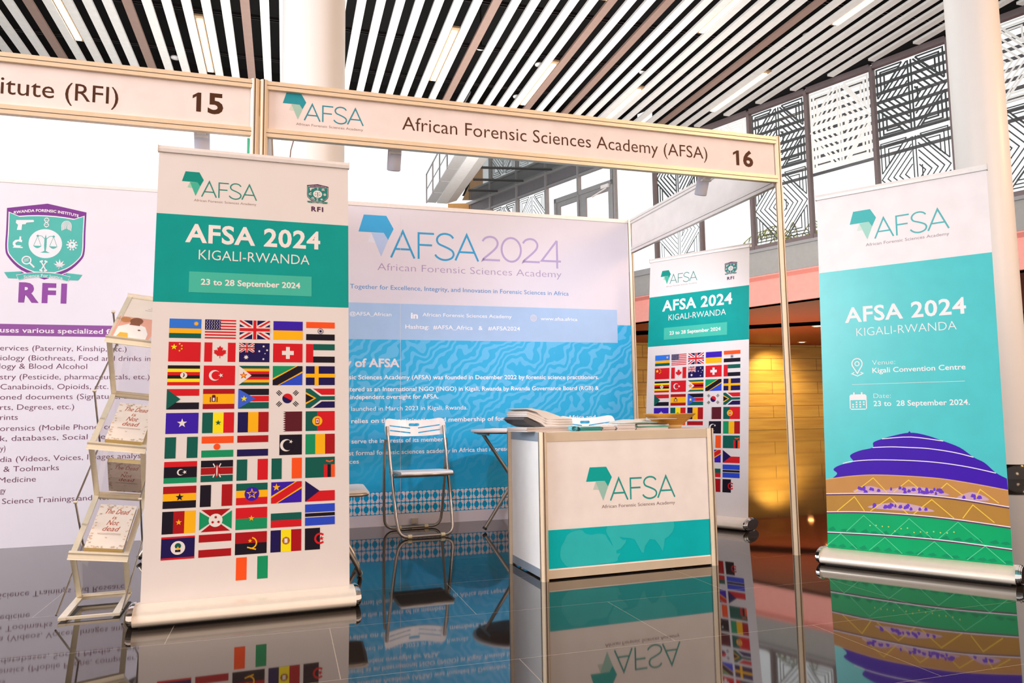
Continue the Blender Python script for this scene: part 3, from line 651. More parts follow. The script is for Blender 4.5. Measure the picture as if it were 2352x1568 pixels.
# ------------------------------------------------------------------ round columns
COLM = mat('white_column_paint', '#f8f4f0', .38, noise=.006)
def column(x, y, r, label):
    t = thing('round_column', label, 'column', (x, y, 0))
    q = MB(); q.lathe([(r, .17), (r, CZ+1.1)], COLM, 64); q.build('shaft', t)
    q = MB(); q.lathe([(r+.004, 0), (r+.004, .17), (r-.01, .172)], mat('black_granite_plinth', '#15110f', .12), 64); q.build('plinth', t)
column(-1.915, 7.06, .30, 'tall round white column rising behind the double post of the fascias')
spot('column_warm_wash', (9.4, 6.6, 5.2), (5.8, 8.8, 4.2), 260, (1, .52, .16), 110, .9, .3)  # added spot with no fixture, gives the column its orange edge
column(5.72, 8.78, .285, 'tall round white column with an orange sheen, behind the dome banner')

# ------------------------------------------------------------------ booth shell
def post(q, u, v, z0, z1, r=.02, ribs=False):     # octagonal aluminium upright with grooves
    pl = [(u+r*math.cos(R_(22.5+45*k))/math.cos(R_(22.5)), v+r*math.sin(R_(22.5+45*k))/math.cos(R_(22.5))) for k in range(8)]
    q.prism(pl, 'z', z0, z1, ALUP)
    for dx, dy in ((0, -1), (1, 0), (-1, 0), (0, 1)):
        c = (u+dx*r, v+dy*r); h = .0026
        if ribs:
            for w_ in (-.0062, .0062):
                if dx == 0: q.box(c[0]+w_-.0012, c[0]+w_+.0012, c[1]-.0008, c[1]+.0008, z0, z1, CHROME)
                else: q.box(c[0]-.0008, c[0]+.0008, c[1]+w_-.0012, c[1]+w_+.0012, z0, z1, CHROME)
        if dx == 0: q.box(c[0]-h, c[0]+h, c[1]-.0006, c[1]+.0006, z0, z1, DGROOVE)
        else: q.box(c[0]-.0006, c[0]+.0006, c[1]-h, c[1]+h, z0, z1, DGROOVE)
def rail(q, x0, x1, z0, z1, y=0, d=.03, c=None):
    q.box(x0, x1, y-d/2, y+d/2, z0, z1, c or ALUP); zc = z0+(z1-z0)*.48
    q.box(x0, x1, y-d/2-.0006, y-d/2, zc-.0016, zc+.0016, DGROOVE); q.box(x0, x1, y+d/2, y+d/2+.0006, zc-.0016, zc+.0016, DGROOVE)
FSC = mat('fascia_board', '#f3e4df', .5); BROWN = '#4f2e1c'
def fascia(name, label, u0, u1, printer, posts):
    t = thing(name, label, 'fascia sign', B0, AB)
    P = Print(); P.box(u0+.015, u1-.015, .0, .004, ZF+.03, BH-.03, FSC); pn = P.build('sign_panel', t)
    printer(pn)
    for z0, z1 in ((ZF, ZF+.042), (BH-.042, BH)):
        q = MB(); rail(q, u0+.012, u1-.012, z0, z1); q.build('rail', t)
    for u in posts:
        q = MB(); post(q, u, 0, 0, BH+.004); q.build('post', t)
    return t
def one(P, x0, x1, y, h, m):
    w = x1-x0; P.poly([(x1-.021, y), (x1, y), (x1, y+h), (x1-.014, y+h), (x0, y+h*.83), (x0, y+h*.66), (x1-.021, y+h*.8)], m, 1)
def pr15(pn):
    P = Print(); P.text('itute (RFI)', -1.0968, -.6231, 2.292, .0803, ink(BROWN), .0, 1, full='Rwanda Forensic Institute (RFI)'); P.build('lettering', pn)
    P = Print(); one(P, -.3038, -.266, 2.2955, .0948, ink(BROWN)); P.text('5', -.236, -.1666, 2.2955, .0948, ink(BROWN), .03, 1); P.build('booth_number', pn)
def pr16(pn):
    P = Print(); logo(P, .1082, .4999, 2.3035, 2.4362, ink('#2f9aa8'), ink('#a9cdbd'), ink('#d9dccd'), ink('#3a93a6'), ink('#a08a84'), layer=1); P.build('logo', pn)
    P = Print(); P.text('African Forensic Sciences Academy (AFSA)', .6991, 2.4928, 2.304, .0705, ink('#5a3524'), -.004, 1); P.build('lettering', pn)
    P = Print(); one(P, 2.6668, 2.708, 2.2845, .0905, ink('#5a3524')); P.text('6', 2.735, 2.8043, 2.2845, .0905, ink('#5a3524'), .03, 1); P.build('booth_number', pn)
t15 = fascia('fascia_sign', 'white fascia board numbered 15 in an aluminium frame, left of the double post', -2.98, -.022, pr15, [-.0215])
fascia('fascia_sign', 'white fascia board numbered 16 with teal logo, spanning from double post to right post', .0, BW_, pr16, [.0215-.001, BW_-.0])
q = MB(); q.box(-.054, -.0425, -.004, .012, .4, ZF-.012, mat('green_printed_vinyl', '#58c09a', .5)); q.build('green_edge_strip', t15)
# right-hand side fascia running back to the corner post
t = thing('side_fascia', 'blank white fascia board running back on the right side of the booth', 'fascia sign', B(BW_, .02), AB+math.pi/2)
q = MB(); q.box(.005, BD-.046, -.002, .002, ZF+.02, BH-.03, WHITEB); q.build('sign_panel', t)
for z0, z1 in ((ZF-.012, ZF+.036), (BH-.042, BH)):
    q = MB(); rail(q, .005, BD-.046, z0, z1, c=ALUW); q.build('rail', t)
# divider between the two booths
t = thing('divider_wall', 'white partition seen edge-on behind the double post, between the two booths', 'partition', B(.03, .03), AB+math.pi/2)
q = MB(); q.box(.0, BD-.08, -.012, .0, .02, BH-.04, WHITEB); q.build('wall_panel', t)
q = MB(); q.box(.0, BD-.08, -.02, .008, BH-.04, BH, ALUP); q.build('top_rail', t)

# ------------------------------------------------------------------ backdrops
def wavy_material():
    mm = bpy.data.materials.new('cyan_print_with_wavy_lines'); mm.use_nodes = True; nt = mm.node_tree; bs = nt.nodes['Principled BSDF']; bs.inputs['Roughness'].default_value = .5
    N = nt.nodes.new; Lk = nt.links.new
    tc = N('ShaderNodeTexCoord'); mp = N('ShaderNodeMapping'); mp.inputs['Rotation'].default_value = (0, R_(-50), 0); mp.inputs['Scale'].default_value = (1.0, 1.0, 1.0)
    Lk(tc.outputs['Object'], mp.inputs[0])
    nz = N('ShaderNodeTexNoise'); nz.inputs['Scale'].default_value = 5.6; nz.inputs['Detail'].default_value = 0; Lk(mp.outputs[0], nz.inputs['Vector'])
    sx = N('ShaderNodeSeparateXYZ'); Lk(mp.outputs[0], sx.inputs[0])
    m1 = N('ShaderNodeMath'); m1.operation = 'MULTIPLY'; m1.inputs[1].default_value = 92; Lk(sx.outputs['X'], m1.inputs[0])
    m2 = N('ShaderNodeMath'); m2.operation = 'MULTIPLY_ADD'; m2.inputs[1].default_value = 21; Lk(nz.outputs['Fac'], m2.inputs[0]); Lk(m1.outputs[0], m2.inputs[2])
    n2 = N('ShaderNodeTexNoise'); n2.inputs['Scale'].default_value = 17; n2.inputs['Detail'].default_value = 0; Lk(mp.outputs[0], n2.inputs['Vector'])
    m3 = N('ShaderNodeMath'); m3.operation = 'MULTIPLY_ADD'; m3.inputs[1].default_value = 6.5; Lk(n2.outputs['Fac'], m3.inputs[0]); Lk(m2.outputs[0], m3.inputs[2])
    sn = N('ShaderNodeMath'); sn.operation = 'SINE'; Lk(m3.outputs[0], sn.inputs[0])
    rp = N('ShaderNodeMapRange'); rp.inputs['From Min'].default_value = .05; rp.inputs['From Max'].default_value = .35; Lk(sn.outputs[0], rp.inputs[0])
    # the printed waves get fainter towards the bottom edge of the design
    s2 = N('ShaderNodeSeparateXYZ'); Lk(tc.outputs['Object'], s2.inputs[0])
    hr = N('ShaderNodeMapRange'); hr.inputs['From Min'].default_value = .35; hr.inputs['From Max'].default_value = 1.0; hr.inputs['To Min'].default_value = .18; hr.inputs['To Max'].default_value = 1; Lk(s2.outputs['Z'], hr.inputs[0])
    mm2 = N('ShaderNodeMath'); mm2.operation = 'MULTIPLY'; Lk(rp.outputs[0], mm2.inputs[0]); Lk(hr.outputs[0], mm2.inputs[1])
    mx = N('ShaderNodeMix'); mx.data_type = 'RGBA'; mx.inputs[6].default_value = (*lin('#00ace0'), 1); mx.inputs[7].default_value = (*lin('#54baea'), 1)
    Lk(mm2.outputs[0], mx.inputs[0]); Lk(mx.outputs[2], bs.inputs['Base Color']); return mm
CYAN = wavy_material(); LBL = ink('#a9c6e8'); LIL = ink('#b4a4cf'); SKY = ink('#3f9fd0'); PW = ink('#e6dce2')
D0 = B(0, BD)
t = thing('printed_backdrop', 'white and blue printed back wall with wavy lines and a tiled border, right booth', 'backdrop', D0, AB)
P = Print(); P.box(.03, BW_-.025, .0, .02, .0005, BH-.005, BACKW)
P.rect(.03, 2.8288, 1.4105, 1.692, LBL, 2); P.rect(.03, 2.9554, .255, 1.562, CYAN, 1)
logo(P, .6652, 1.6176, 2.0535, 2.382, ink('#43a8dd'), ink('#b3c8ea'), ink('#dde0ec'), SKY, LIL, subtxt=False)
for ch, x0, x1 in (('2', 1.652, 1.8), ('0', 1.815, 1.98), ('2', 1.996, 2.142)): letters(P, ch, x0, x1, 2.065, 2.262, .0165, LIL)
letters(P, '4', 2.16, 2.33, 2.03, 2.26, .0165, LIL)
P.text('African Forensic Sciences Academy', .8117, 2.3316, 1.9495, .056, ink('#a794b8'), -.012)
P.text('Together for Excellence, Integrity, and Innovation in Forensic Sciences in Africa', .6041, 2.3929, 1.8, .034, ink('#5d93c8'), .004)
P.text('@AFSA_African', .6035, .92, 1.5925, .0275, ink('#faf6fa'), .004, 3); P.text('in', 1.071, 1.1269, 1.5796, .045, ink('#faf6fa'), .035, 3)
P.text('African Forensic Sciences Academy', 1.1627, 1.8928, 1.598, .0275, ink('#faf6fa'), .004, 3); P.text('www.afsa.africa', 2.1419, 2.4656, 1.589, .027, ink('#faf6fa'), .004, 3)
P.text('Hashtag:  #AFSA_Africa   &   #AFSA2024', 1.0284, 1.9619, 1.4985, .031, ink('#faf6fa'), .006, 3)
gc = (2.0805, 1.605); rr = .027
for rx in (rr, rr*.5): P.stroke([(gc[0]+rx*math.cos(R_(15*k)), gc[1]+rr*math.sin(R_(15*k))) for k in range(24)], .0032, PW, 3, True)
P.stroke([(gc[0], gc[1]-rr), (gc[0], gc[1]+rr)], .003, PW, 3)
for d in (-.013, 0, .013): P.stroke([(gc[0]-math.sqrt(rr*rr-d*d), gc[1]+d), (gc[0]+math.sqrt(rr*rr-d*d), gc[1]+d)], .003, PW, 3)
P.text('y of AFSA', .5675, .9831, 1.2, .0608, PW, .028, 3, full='History of AFSA')
for vis, full, u0, u1, v in (
    ('nsic Sciences Academy (AFSA) was founded in December 2022 by forensic science practitioners.', None, .576, 2.6462, 1.105),
    ('istered as an International NGO (INGO) in Kigali, Rwanda by Rwanda Governance Board (RGB) &', None, .5766, 2.6437, 1.0146),
    ('s independent oversight for AFSA.', None, .577, 1.2864, .9555), ('y launched in March 2023 in Kigali, Rwanda.', None, .5776, 1.5183, .8671),
    ('s relies on the participation and membership of forensic scientists across Africa and', None, .5782, 2.6072, .7751), ('o serve the interests of its members', None, .5792, 1.3405, .6236),
    ('rst formal forensic sciences academy in Africa that represe', None, .5827, 1.8557, .5357), ('nces', None, .5802, .6781, .4736)):
    P.text(vis, u0, u1, v, .032, ink('#f4eff3'), 0 if 'March' in vis else .014, 3)
# tiled border: cyan ground, white tile halves, cyan octagons and diamonds
CB = ink('#00a0d6'); pit = .0655
P.rect(.03, 2.9554, .086, .256, CB, 1)
for row in (.0905, .1755):
    k = 0; x = .045
    while x+pit < 2.95:
        h = .077; y0, y1 = row, row+h; yc = (y0+y1)/2; g = .006
        for s in (0, 1):      # two white shapes per tile
            a = x+s*pit/2+.0025; b = x+(s+1)*pit/2-.0025
            P.poly([(a+g, y0), (b-g, y0), (b, y0+g), (b, y1-g), (b-g, y1), (a+g, y1), (a, y1-g), (a, y0+g)], PW, 2)
        c = x+pit/2; r = .0192
        P.poly([(c+.0212*math.cos(R_(22.5+45*i)), yc+.0222*math.sin(R_(22.5+45*i))) for i in range(8)], CB, 3)
        P.rect(c-.0112, c+.0112, yc-.0248, yc+.0248, CB, 3)
        for cx in (x,):
            P.poly([(cx, yc-.0235), (cx+.0088, yc), (cx, yc+.0235), (cx-.0088, yc)], CB, 3)
            P.poly([(cx, y0-.002), (cx+.009, y0+.0), (cx, y0+.009), (cx-.009, y0)], CB, 3); P.poly([(cx-.009, y1), (cx, y1-.009), (cx+.009, y1), (cx, y1+.003)], CB, 3)
        x += pit
for u in (.99, 1.99): P.rect(u-.0012, u+.0012, .02, 2.4, ink('#d8d4d8'), 4) if u < 1 else None
P.build('printed_panel', t)
q = MB(); post(q, BW_, 0, 0, BH+.004); q.build('corner_post', t)
q = MB(); q.box(.03, BW_-.022, -.006, .03, BH-.03, BH, ALUW); q.build('top_rail', t)
q = MB(); q.box(1.07, 1.12, -.03, -.001, .012, .05, ALU); q.build('foot_bracket', t)

t = thing('printed_backdrop', 'white printed back wall with a purple shield crest and text lines, left booth', 'backdrop', D0, AB)
P = Print(); P.box(-2.97, -.0, .0, .02, .0005, BH-.012, BACKW)
PUR = ink('#763a88'); TEA = ink('#52ada4')
crest(P, lambda p: p, PUR, TEA, PW)
P.text('RFI', -1.5945, -1.3064, 1.6342, .1229, ink('#8a4a98'), .045, space=1.3)
P.rect(-2.4, -.45, 1.3995, 1.4795, ink('#8a5294'), 1)
P.text('uses various specialized', -1.6914, -1.0743, 1.422, .033, PW, .012, full='RFI uses various specialized')
P.text('forensic', -1.055, -.80, 1.422, .033, PW, .012)
DK = ['#9c7088', '#9c7088', '#966680', '#8c5c76', '#84526c', '#7c4862', '#744058', '#6c3850', '#5e2c48', '#5e2c48', '#582844', '#582844', '#542440', '#542440', '#542440', '#542440']
for i, (s_, u0, u1, v) in enumerate((('ervices (Paternity, Kinship, etc.)', -1.6862, -.9225, 1.3005), ('iology (Biothreats, Food and drinks in', -1.6812, -.7678, 1.2343), ('logy & Blood Alcohol', -1.685, -1.1639, 1.178),
    ('stry (Pesticide, pharmaceuticals, etc.)', -1.6779, -.771, 1.1069), ('Canabinoids, Opioids, etc.', -1.6729, -1.028, 1.0403), ('oned documents (Signature, Driving', -1.672, -.745, .9723), ('rts, Degrees, etc.)', -1.669, -1.2332, .9041),
    ('rints', -1.6661, -1.5641, .838), ('orensics (Mobile Phone, computer,', -1.6632, -.7925, .7645), ('k, databases, Social Media, similar', -1.6602, -.74, .6983), ('y)', -1.6572, -1.6267, .6338), ('dia (Videos, Voices, Images analysis', -1.6543, -.7737, .5611),
    ('& Toolmarks', -1.6317, -1.3094, .4964), ('Medicine', -1.6561, -1.4421, .4261), ('gy', -1.6453, -1.6142, .3588), ('Science Trainings and Research', -1.6315, -.8579, .2873))):
    P.text(s_, u0, u1, v, .0355, ink('#6a3c56'), -.006)
P.build('printed_panel', t)
q = MB(); q.box(-2.97, -.0, -.004, .03, BH-.03, BH-.008, ALUW); q.build('top_rail', t)

# ------------------------------------------------------------------ spotlights clamped behind the fascia rail
def spotlight(u, label, tilt, pw=92):
    t = thing('clamp_spotlight', label, 'spotlight', B(u, .05, ZF+.03), AB, 'spotlights behind the fascia rails')
    q = MB(); q.box(-.02, .02, -.036, .012, -.03, .012, WPLAST); q.box(-.03, .03, -.01, .012, -.04, -.03, WPLAST); q.build('clamp', t)
    M = Matrix.Translation((0, .045, -.05)) @ Matrix.Rotation(R_(tilt), 4, 'X') @ Matrix.Rotation(R_(180), 4, 'X')
    q = MB(); q.lathe([(.001, -.06), (.03, -.06), (.036, -.05), (.036, .055), (.033, .06), (.033, .052)], mat('spotlight_housing_white', '#d8d8e6', .4), 24, M); b = q.build('lamp_body', t)
    q = MB(); q.lathe([(.001, .05), (.033, .05)], mat('cool_lamp_lens', '#eef0ff', .4, emit=14), 24, M); q.build('lens', b)
    p = B(u, .10, ZF-.075); spot('clamp_spotlight_beam', p, B(u+.02, BD*.95, .95), pw, (.86, .87, 1), 105, .9, .03)
spotlight(-.267, 'white clamp spotlight hanging under the number 15 fascia', 25, 55)
spotlight(.672, 'white clamp spotlight under the number 16 fascia, left of the walkway', 25)
spotlight(2.51, 'white clamp spotlight at the right end of the number 16 fascia', 25, 190)
# dangling cable near the column
q = MB(); q.tube([tuple(B(.19, 1.86, 2.95)), tuple(B(.175, 1.87, 2.87)), tuple(B(.157, 1.88, 2.8)), tuple(B(.1515, 1.89, 2.74)), tuple(B(.15, 1.93, 2.6)), tuple(B(.15, 1.96, 2.49)), tuple(B(.15, 2.0, 2.482))], .004, mat('brown_cable', '#7a5a4a', .5), 6)
tag(q.build('hanging_cable'), 'thin brown cable hanging in front of the round column, above the backdrop', 'cable')

# ------------------------------------------------------------------ roll-up banners
def rollup_print_flags():
    P = Print(); P.box(0, .85, 0, .0012, 0, 2.0, SHEETW)
    G = ink('#0b8f7c'); P.rect(0, .85, 1.2825, 1.692, mat('teal_banner_print', '#009a92', .45), 1)
    logo(P, .0998, .424, 1.785, 1.9015, ink('#0f8f80'), ink('#46b59a'), ink('#9fd0b4'), ink('#2f8a7c'), ink('#a58c80'), layer=1)
    cx = lambda p: (.7045+(p[0]+1.4469)*.1012/.484, 1.7955+(p[1]-1.7883)*.0965/.53)
    crest(P, cx, ink('#4a1a48'), ink('#2b8078'), ink('#ece4e0'))
    P.text('RFI', .6753, .7307, 1.7535, .0225, ink('#4a1a48'), .03, space=1.25)
    P.text('AFSA 2024', .1221, .7173, 1.566, .082, ink('#ece4e0'), .026, space=1.06); P.text('KIGALI-RWANDA', .1811, .6678, 1.485, .0462, ink('#ece4e0'), -.006)
    P.rect(.1435, .6785, 1.331, 1.427, ink('#46b8a2'), 2); P.text('23 to 28 September 2024', .1932, .6265, 1.368, .0262, ink('#ece4e0'), .022, 3)
    for r, row in enumerate(FLAGS):
        for c, fn in enumerate(row):
            h = .0868+.0008*r; fn(Flag(P, .0702+.1461*c, 1.208-.1047*r-h, .1305, h))
    fl_ivory(Flag(P, .368, .0655, .1305, .095))
    return P
def dome_print():
    P = Print(); P.box(0, .85, 0, .0012, 0, 2.008, mat('white_satin_vinyl', '#e9e1e1', .4))
    T = mat('teal_satin_vinyl', '#3cc0c2', .3); P.rect(0, .85, 0, 1.548, T, 1)
    logo(P, .1774, .6664, 1.706, 1.8805, ink('#4fb7b6'), ink('#a3d6c8'), ink('#d3e2da'), ink('#5cb3b6'), ink('#a28f96'), layer=1)
    Wt = ink('#f2ecec')
    P.text('AFSA 2024', .1325, .7217, 1.246, .081, Wt, .02, space=1.06); P.text('KIGALI-RWANDA', .1903, .6742, 1.164, .0455, Wt, -.014)
    pin = [(.187+.0265*math.cos(R_(t)), 1.0105+.029*math.sin(R_(t))) for t in range(-35, 216, 14)]
    P.stroke(pin+[(.187, .957)], .0055, Wt, 2, True); P.stroke([(.187+.011*math.cos(R_(20*k)), 1.0105+.012*math.sin(R_(20*k))) for k in range(18)], .0048, Wt, 2, True)
    P.stroke([(.171, .963), (.158, .956), (.187, .9425), (.216, .956), (.203, .963)], .0045, Wt)
    P.text('Venue:', .2648, .3788, .9995, .0255, Wt, -.014); P.text('Kigali Convention Centre', .2638, .7034, .9565, .0265, Wt, .012)
    P.rect(.157, .697, .895, .8968, Wt, 2)
    P.poly([(.141+x, .757+y) for x, y in ((.008, 0), (.08, 0), (.088, .008), (.088, .076), (.08, .084), (.008, .084), (0, .076), (0, .008))], Wt, 2); P.rect(.146, .224, .7625, .81, T, 3)
    for x in (.165, .205): P.rect(x-.004, x+.004, .833, .852, Wt, 3)
    for i, (x, y) in enumerate(((1, 2), (2, 2), (3, 2), (0, 1), (1, 1), (2, 1), (3, 1), (0, 0), (1, 0), (2, 0))): P.rect(.154+.0185*x, .1625+.0185*x, .769+.013*y, .776+.013*y, Wt, 4)
    P.text('Date:', .2641, .3499, .8185, .0245, Wt, -.014); P.text('23 to  28 September 2024.', .2624, .7126, .7755, .0275, Wt, .012)
    # a tiered round building lit in purple, orange and green
    PU, OR, GR = mat('purple_print', '#3f0ca8', .4), mat('orange_print', '#c0884a', .4), mat('green_print', '#00a464', .4)
    out = [(.0, .357), (.0382, .3822), (.0619, .4068), (.0435, .4257), (.0555, .442), (.0939, .459), (.1467, .4739), (.1328, .4993), (.1408, .5152), (.1859, .5357), (.2484, .5525), (.2531, .5796), (.2969, .5994), (.347, .6153), (.4308, .6334), (.5046, .6219), (.5853, .5918), (.6574, .5602), (.7145, .5133), (.7592, .4876), (.8048, .4401), (.8479, .4141), (.85, .357), (.6859, .3856), (.527, .402), (.289, .408), (.0686, .3855)]
    P.poly(out[:1]+catmull(out[1:22], 4)+out[22:], PU, 2); P.poly([(.424, .632), (.4308, .642), (.438, .632)], PU, 2)
    cap = [(.0686, .3855), (.289, .408), (.527, .402), (.6859, .3856), (.85, .357)]
    b1 = catmull([(0, .294), (.2136, .308), (.4232, .3139), (.6191, .3072), (.85, .279)], 5); b2 = catmull([(0, .196), (.1954, .2095), (.4185, .2112), (.6138, .2037), (.85, .184)], 5)
    b3 = catmull([(0, .087), (.2053, .0945), (.4134, .0972), (.6082, .0938), (.85, .08)], 5); b0 = catmull([(0, .372), (.144, .397), (.289, .408), (.5272, .4035), (.6859, .3856), (.85, .358)], 5)
    st = lambda a, b, m_, l: P.poly(b+a[::-1], m_, l)
    st(b1, b0, OR, 3); st(b2, b1, mat('gold_print', '#b08038', .4), 3); st(b3, b2, GR, 3); st([(0, .004), (.4, .004), (.85, .004)], b3, mat('deep_green_print', '#00a062', .4), 3)
    lav, pal, dg, yg = ink('#6a3ac0'), ink('#c9a2b4'), ink('#078a5c'), ink('#c8d26a')
    rnd = random.Random(3)
    for x0, x1, y, n_ in ((.17, .29, .318, 9), (.32, .57, .326, 20), (.66, .74, .312, 6), (.24, .5, .24, 20)):
        P.poly(catmull([(x0-.03, y-.004), ((x0+x1)/2, y-.012), (x1+.03, y-.004), ((x0+x1)/2, y+.03)], 5, True), pal, 4)
        for _ in range(n_):
            a, b, w_ = rnd.uniform(x0, x1), y+rnd.uniform(-.004, .018), rnd.uniform(.006, .014)
            P.poly([(a-w_, b-.004), (a-w_*.2, b-.007), (a+w_*.8, b-.003), (a+w_*.5, b+.009), (a-w_*.4, b+.011)], lav, 5)
    for yb in (.102, .016):
        for k in range(16):
            a = .03+.053*k+rnd.uniform(-.01, .01); P.poly([(a-.022, yb), (a, yb-.006), (a+.022, yb), (a+.008, yb+rnd.uniform(.008, .02)), (a-.01, yb+.008)], dg, 4)
    for k in range(14): P.disc(.22+.03*k, .125+rnd.uniform(-.004, .02), .0035, yg, 5, 8)
    YL = ink('#f0c648')
    for tri in (((.1481, .3097), (.2456, .3912), (.31, .3187)), ((.3414, .3204), (.4164, .3875), (.4904, .3214)), ((.533, .3202), (.5909, .3796), (.6697, .3138)), ((.7131, .3164), (.7337, .3562), (.8085, .2944)), ((.0549, .2034), (.1472, .2866), (.1955, .2133)), ((.2244, .2153), (.3229, .2932), (.4052, .2134)), ((.4322, .2153), (.5187, .2939), (.614, .2073)), ((.6518, .2102), (.6988, .2789), (.7853, .1997))):
        P.stroke(list(tri), .0045, YL, 5)
    LG = ink('#5fd09a')
    for x in (.19, .41, .63): P.stroke([(x-.09, .1), (x, .19), (x+.1, .1)], .003, LG, 5)
    for x in (.07, .29, .52, .74): P.stroke([(x-.08, .01), (x, .084), (x+.08, .01)], .003, LG, 5)
    PL = ink('#efe6f4'); DB = ink('#5c3650')
    for b in (b1, b2, b3):
        P.stroke([(x, y-.004) for x, y in b], .009, DB, 5); P.stroke(b, .0045, PL, 6)
    P.stroke(b0, .005, ink('#d8a878'), 5)
    for l in ([(.2969, .5994), (.4366, .6108), (.5853, .5918)], [(.2484, .5525), (.3375, .5579), (.4342, .556), (.5013, .5535), (.5797, .5441), (.6496, .5311), (.7145, .5133)], [(.094, .4629), (.1468, .4763), (.2566, .4873), (.4311, .4886), (.5637, .4815), (.6901, .4641), (.8048, .4387)]):
        P.stroke(catmull(l, 4), .0045, PL, 5)
    return P
def rollup(label, x, y, rz, lean, sheet_builder=None, src=None):
    if src:
        t = copy_tree(src); t.location = (x, y, 0); t.rotation_euler = (0, 0, rz); t['label'] = label
    else:
        t = thing('roll_up_banner', label, 'banner', (x, y, 0), rz)
        BASE = mat('champagne_aluminium_cassette', '#efe3d3', .28, .3, .02, 30)
        prof = catmull([(-.098, .008), (-.113, .017), (-.117, .031), (-.108, .049), (-.085, .066), (-.05, .076), (-.012, .079)], 4)+[(-.006, .070), (.006, .070)]+catmull([(.012, .079), (.05, .074), (.075, .058), (.085, .03), (.075, .008)], 3)
        q = MB(); q.prism(prof, 'x', -.44, .44, BASE, smooth=False); q.box(-.42, .42, -.08, .06, 0, .008, BLACKP); q.build('cassette_base', t)
        for s in (-1, 1):
            el = lambda k_: [(-.014+.112*k_*math.cos(R_(a)), max(.002, .0405+.0445*k_*math.sin(R_(a)))) for a in range(0, 360, 12)]
            q = MB(); q.prism(el(1.0), 'x', s*.44, s*.452, CHROME, smooth=False); q.prism(el(.93), 'x', s*.452, s*.459, CHROME); q.prism(el(.8), 'x', s*.459, s*.464, CHROME); q.build('end_cap', t)
        th = math.atan2(lean, 2.0003)
        o = sheet_builder().build('banner_sheet', t); o.location = (-.425, 0, .0733); o.rotation_euler = (-th, 0, 0)
        q = MB(); q.prism([(-.008, 1.985), (-.011, 2.0), (-.008, 2.014), (.008, 2.016), (.011, 2.0), (.008, 1.985)], 'x', -.428, .428, ALUW); q.box(-.43, -.428, -.012, .012, 1.984, 2.017, ALU); q.box(.428, .43, -.012, .012, 1.984, 2.017, ALU)
        o = q.build('top_rail', t); o.location = (0, 0, .0733); o.rotation_euler = (-th, 0, 0)
        q = MB(); q.tube([(0, .03, 0), (0, .018, 1.99)], .008, ALU, 10); o = q.build('support_pole', t); o.location = (0, 0, .0733); o.rotation_euler = (-th, 0, 0)
    if src:
        th = math.atan2(lean, 2.0003)
        for c in t.children:
            if c.name.split('.')[0] in ('banner_sheet', 'top_rail', 'support_pole'): c.rotation_euler = (-th, 0, 0)
    return t
rb1 = rollup('near roll-up banner of many country flags, in front of the double post', -1.1474, 3.2995, .3358, .1645, rollup_print_flags)
rollup('farther roll-up banner of country flags, behind the right end of the white counter', 1.3198, 5.6043, -.7217, .2275, None, rb1)
rb1['group'] = 'roll-up banners of country flags'
for o in COL.objects:
    if o.get('label', '').startswith('farther roll-up'): o['group'] = 'roll-up banners of country flags'
rollup('teal roll-up banner with a purple, gold and green domed building, far right', 2.0532, 3.9229, -.675, .1315, dome_print)

# ------------------------------------------------------------------ white counter and what lies on it
CO, CA, CW, CDp, CH = Vector((.1466, 3.8184, 0)), .3395, .9935, .4832, .7414
CM = Matrix.Translation(CO) @ Matrix.Rotation(CA, 4, 'Z')
t = thing('exhibition_counter', 'white display counter with teal base band and aluminium corner posts', 'counter', CO, CA)
P = Print(); P.box(.018, CW-.018, .0, .006, .05, .69, mat('white_counter_panel', '#fcf4f1', .4)); P.dy = .0004
TQ = mat('turquoise_counter_print', '#00bfc6', .45); TL = mat('pale_turquoise_map_print', '#34c8cc', .45)
P.rect(.018, CW-.018, .0565, .2475, TQ, 1)
logo(P, .2387, .7606, .377, .552, ink('#08b2ac'), ink('#a2d3c6'), ink('#cfdcd2'), ink('#2fa39c'), ink('#8a6f6c'), layer=1)

afr = catmull([(.125, .215), (.155, .232), (.205, .238), (.23, .218), (.262, .21), (.3, .213), (.34, .205), (.352, .185), (.378, .15), (.4, .12), (.405, .105), (.425, .105), (.41, .085), (.385, .062), (.17, .0575), (.13, .0575), (.1, .085), (.086, .115), (.092, .16), (.108, .185)], 4, True)
P.poly([(x, max(.0572, y)) for x, y in afr], TL, 2)
asia = [(.352, .246), (.345, .225), (.352, .205), (.366, .185), (.385, .14), (.398, .118), (.43, .13), (.455, .155), (.462, .17), (.44, .172), (.42, .188), (.455, .182), (.485, .178), (.51, .17), (.53, .135), (.55, .1), (.562, .098), (.57, .13), (.6, .165), (.63, .16), (.655, .13), (.675, .098), (.685, .125), (.69, .16), (.715, .172), (.74, .195), (.752, .225), (.748, .246)]
P.poly(asia, TL, 2); P.poly([(.13, .2475), (.15, .239), (.2, .243), (.23, .247)], TL, 2)
P.build('front_panel', t)
q = MB(); q.box(.018, CW-.018, -.003, .01, .69, .737, mat('beige_counter_rail', '#ddccb4', .4, .15)); q.build('rail', t)
q = MB(); q.box(.018, CW-.018, -.003, .01, .008, .05, mat('beige_counter_rail', '#ddccb4')); q.build('rail', t)
for x in (0, CW):
    q = MB(); q.box(x-.003, x+.003, .018, CDp-.018, .05, .69, mat('white_side_panel', '#fbf8f6', .4)); q.build('side_panel', t)
    for z0, z1 in ((.69, .737), (.008, .05)):
        q = MB(); q.box(x-.005, x+.005, .018, CDp-.018, z0, z1, mat('grey_counter_rail', '#9aa3b0', .4, .15)); q.build('rail', t)
q = MB(); q.box(.018, CW-.018, CDp-.01, CDp, .05, .72, WHITEB); q.build('back_panel', t)
q = MB(); q.box(.0, CW, .0, CDp, .728, .7385, mat('white_counter_top', '#f2ece8', .3)); q.build('counter_top', t)
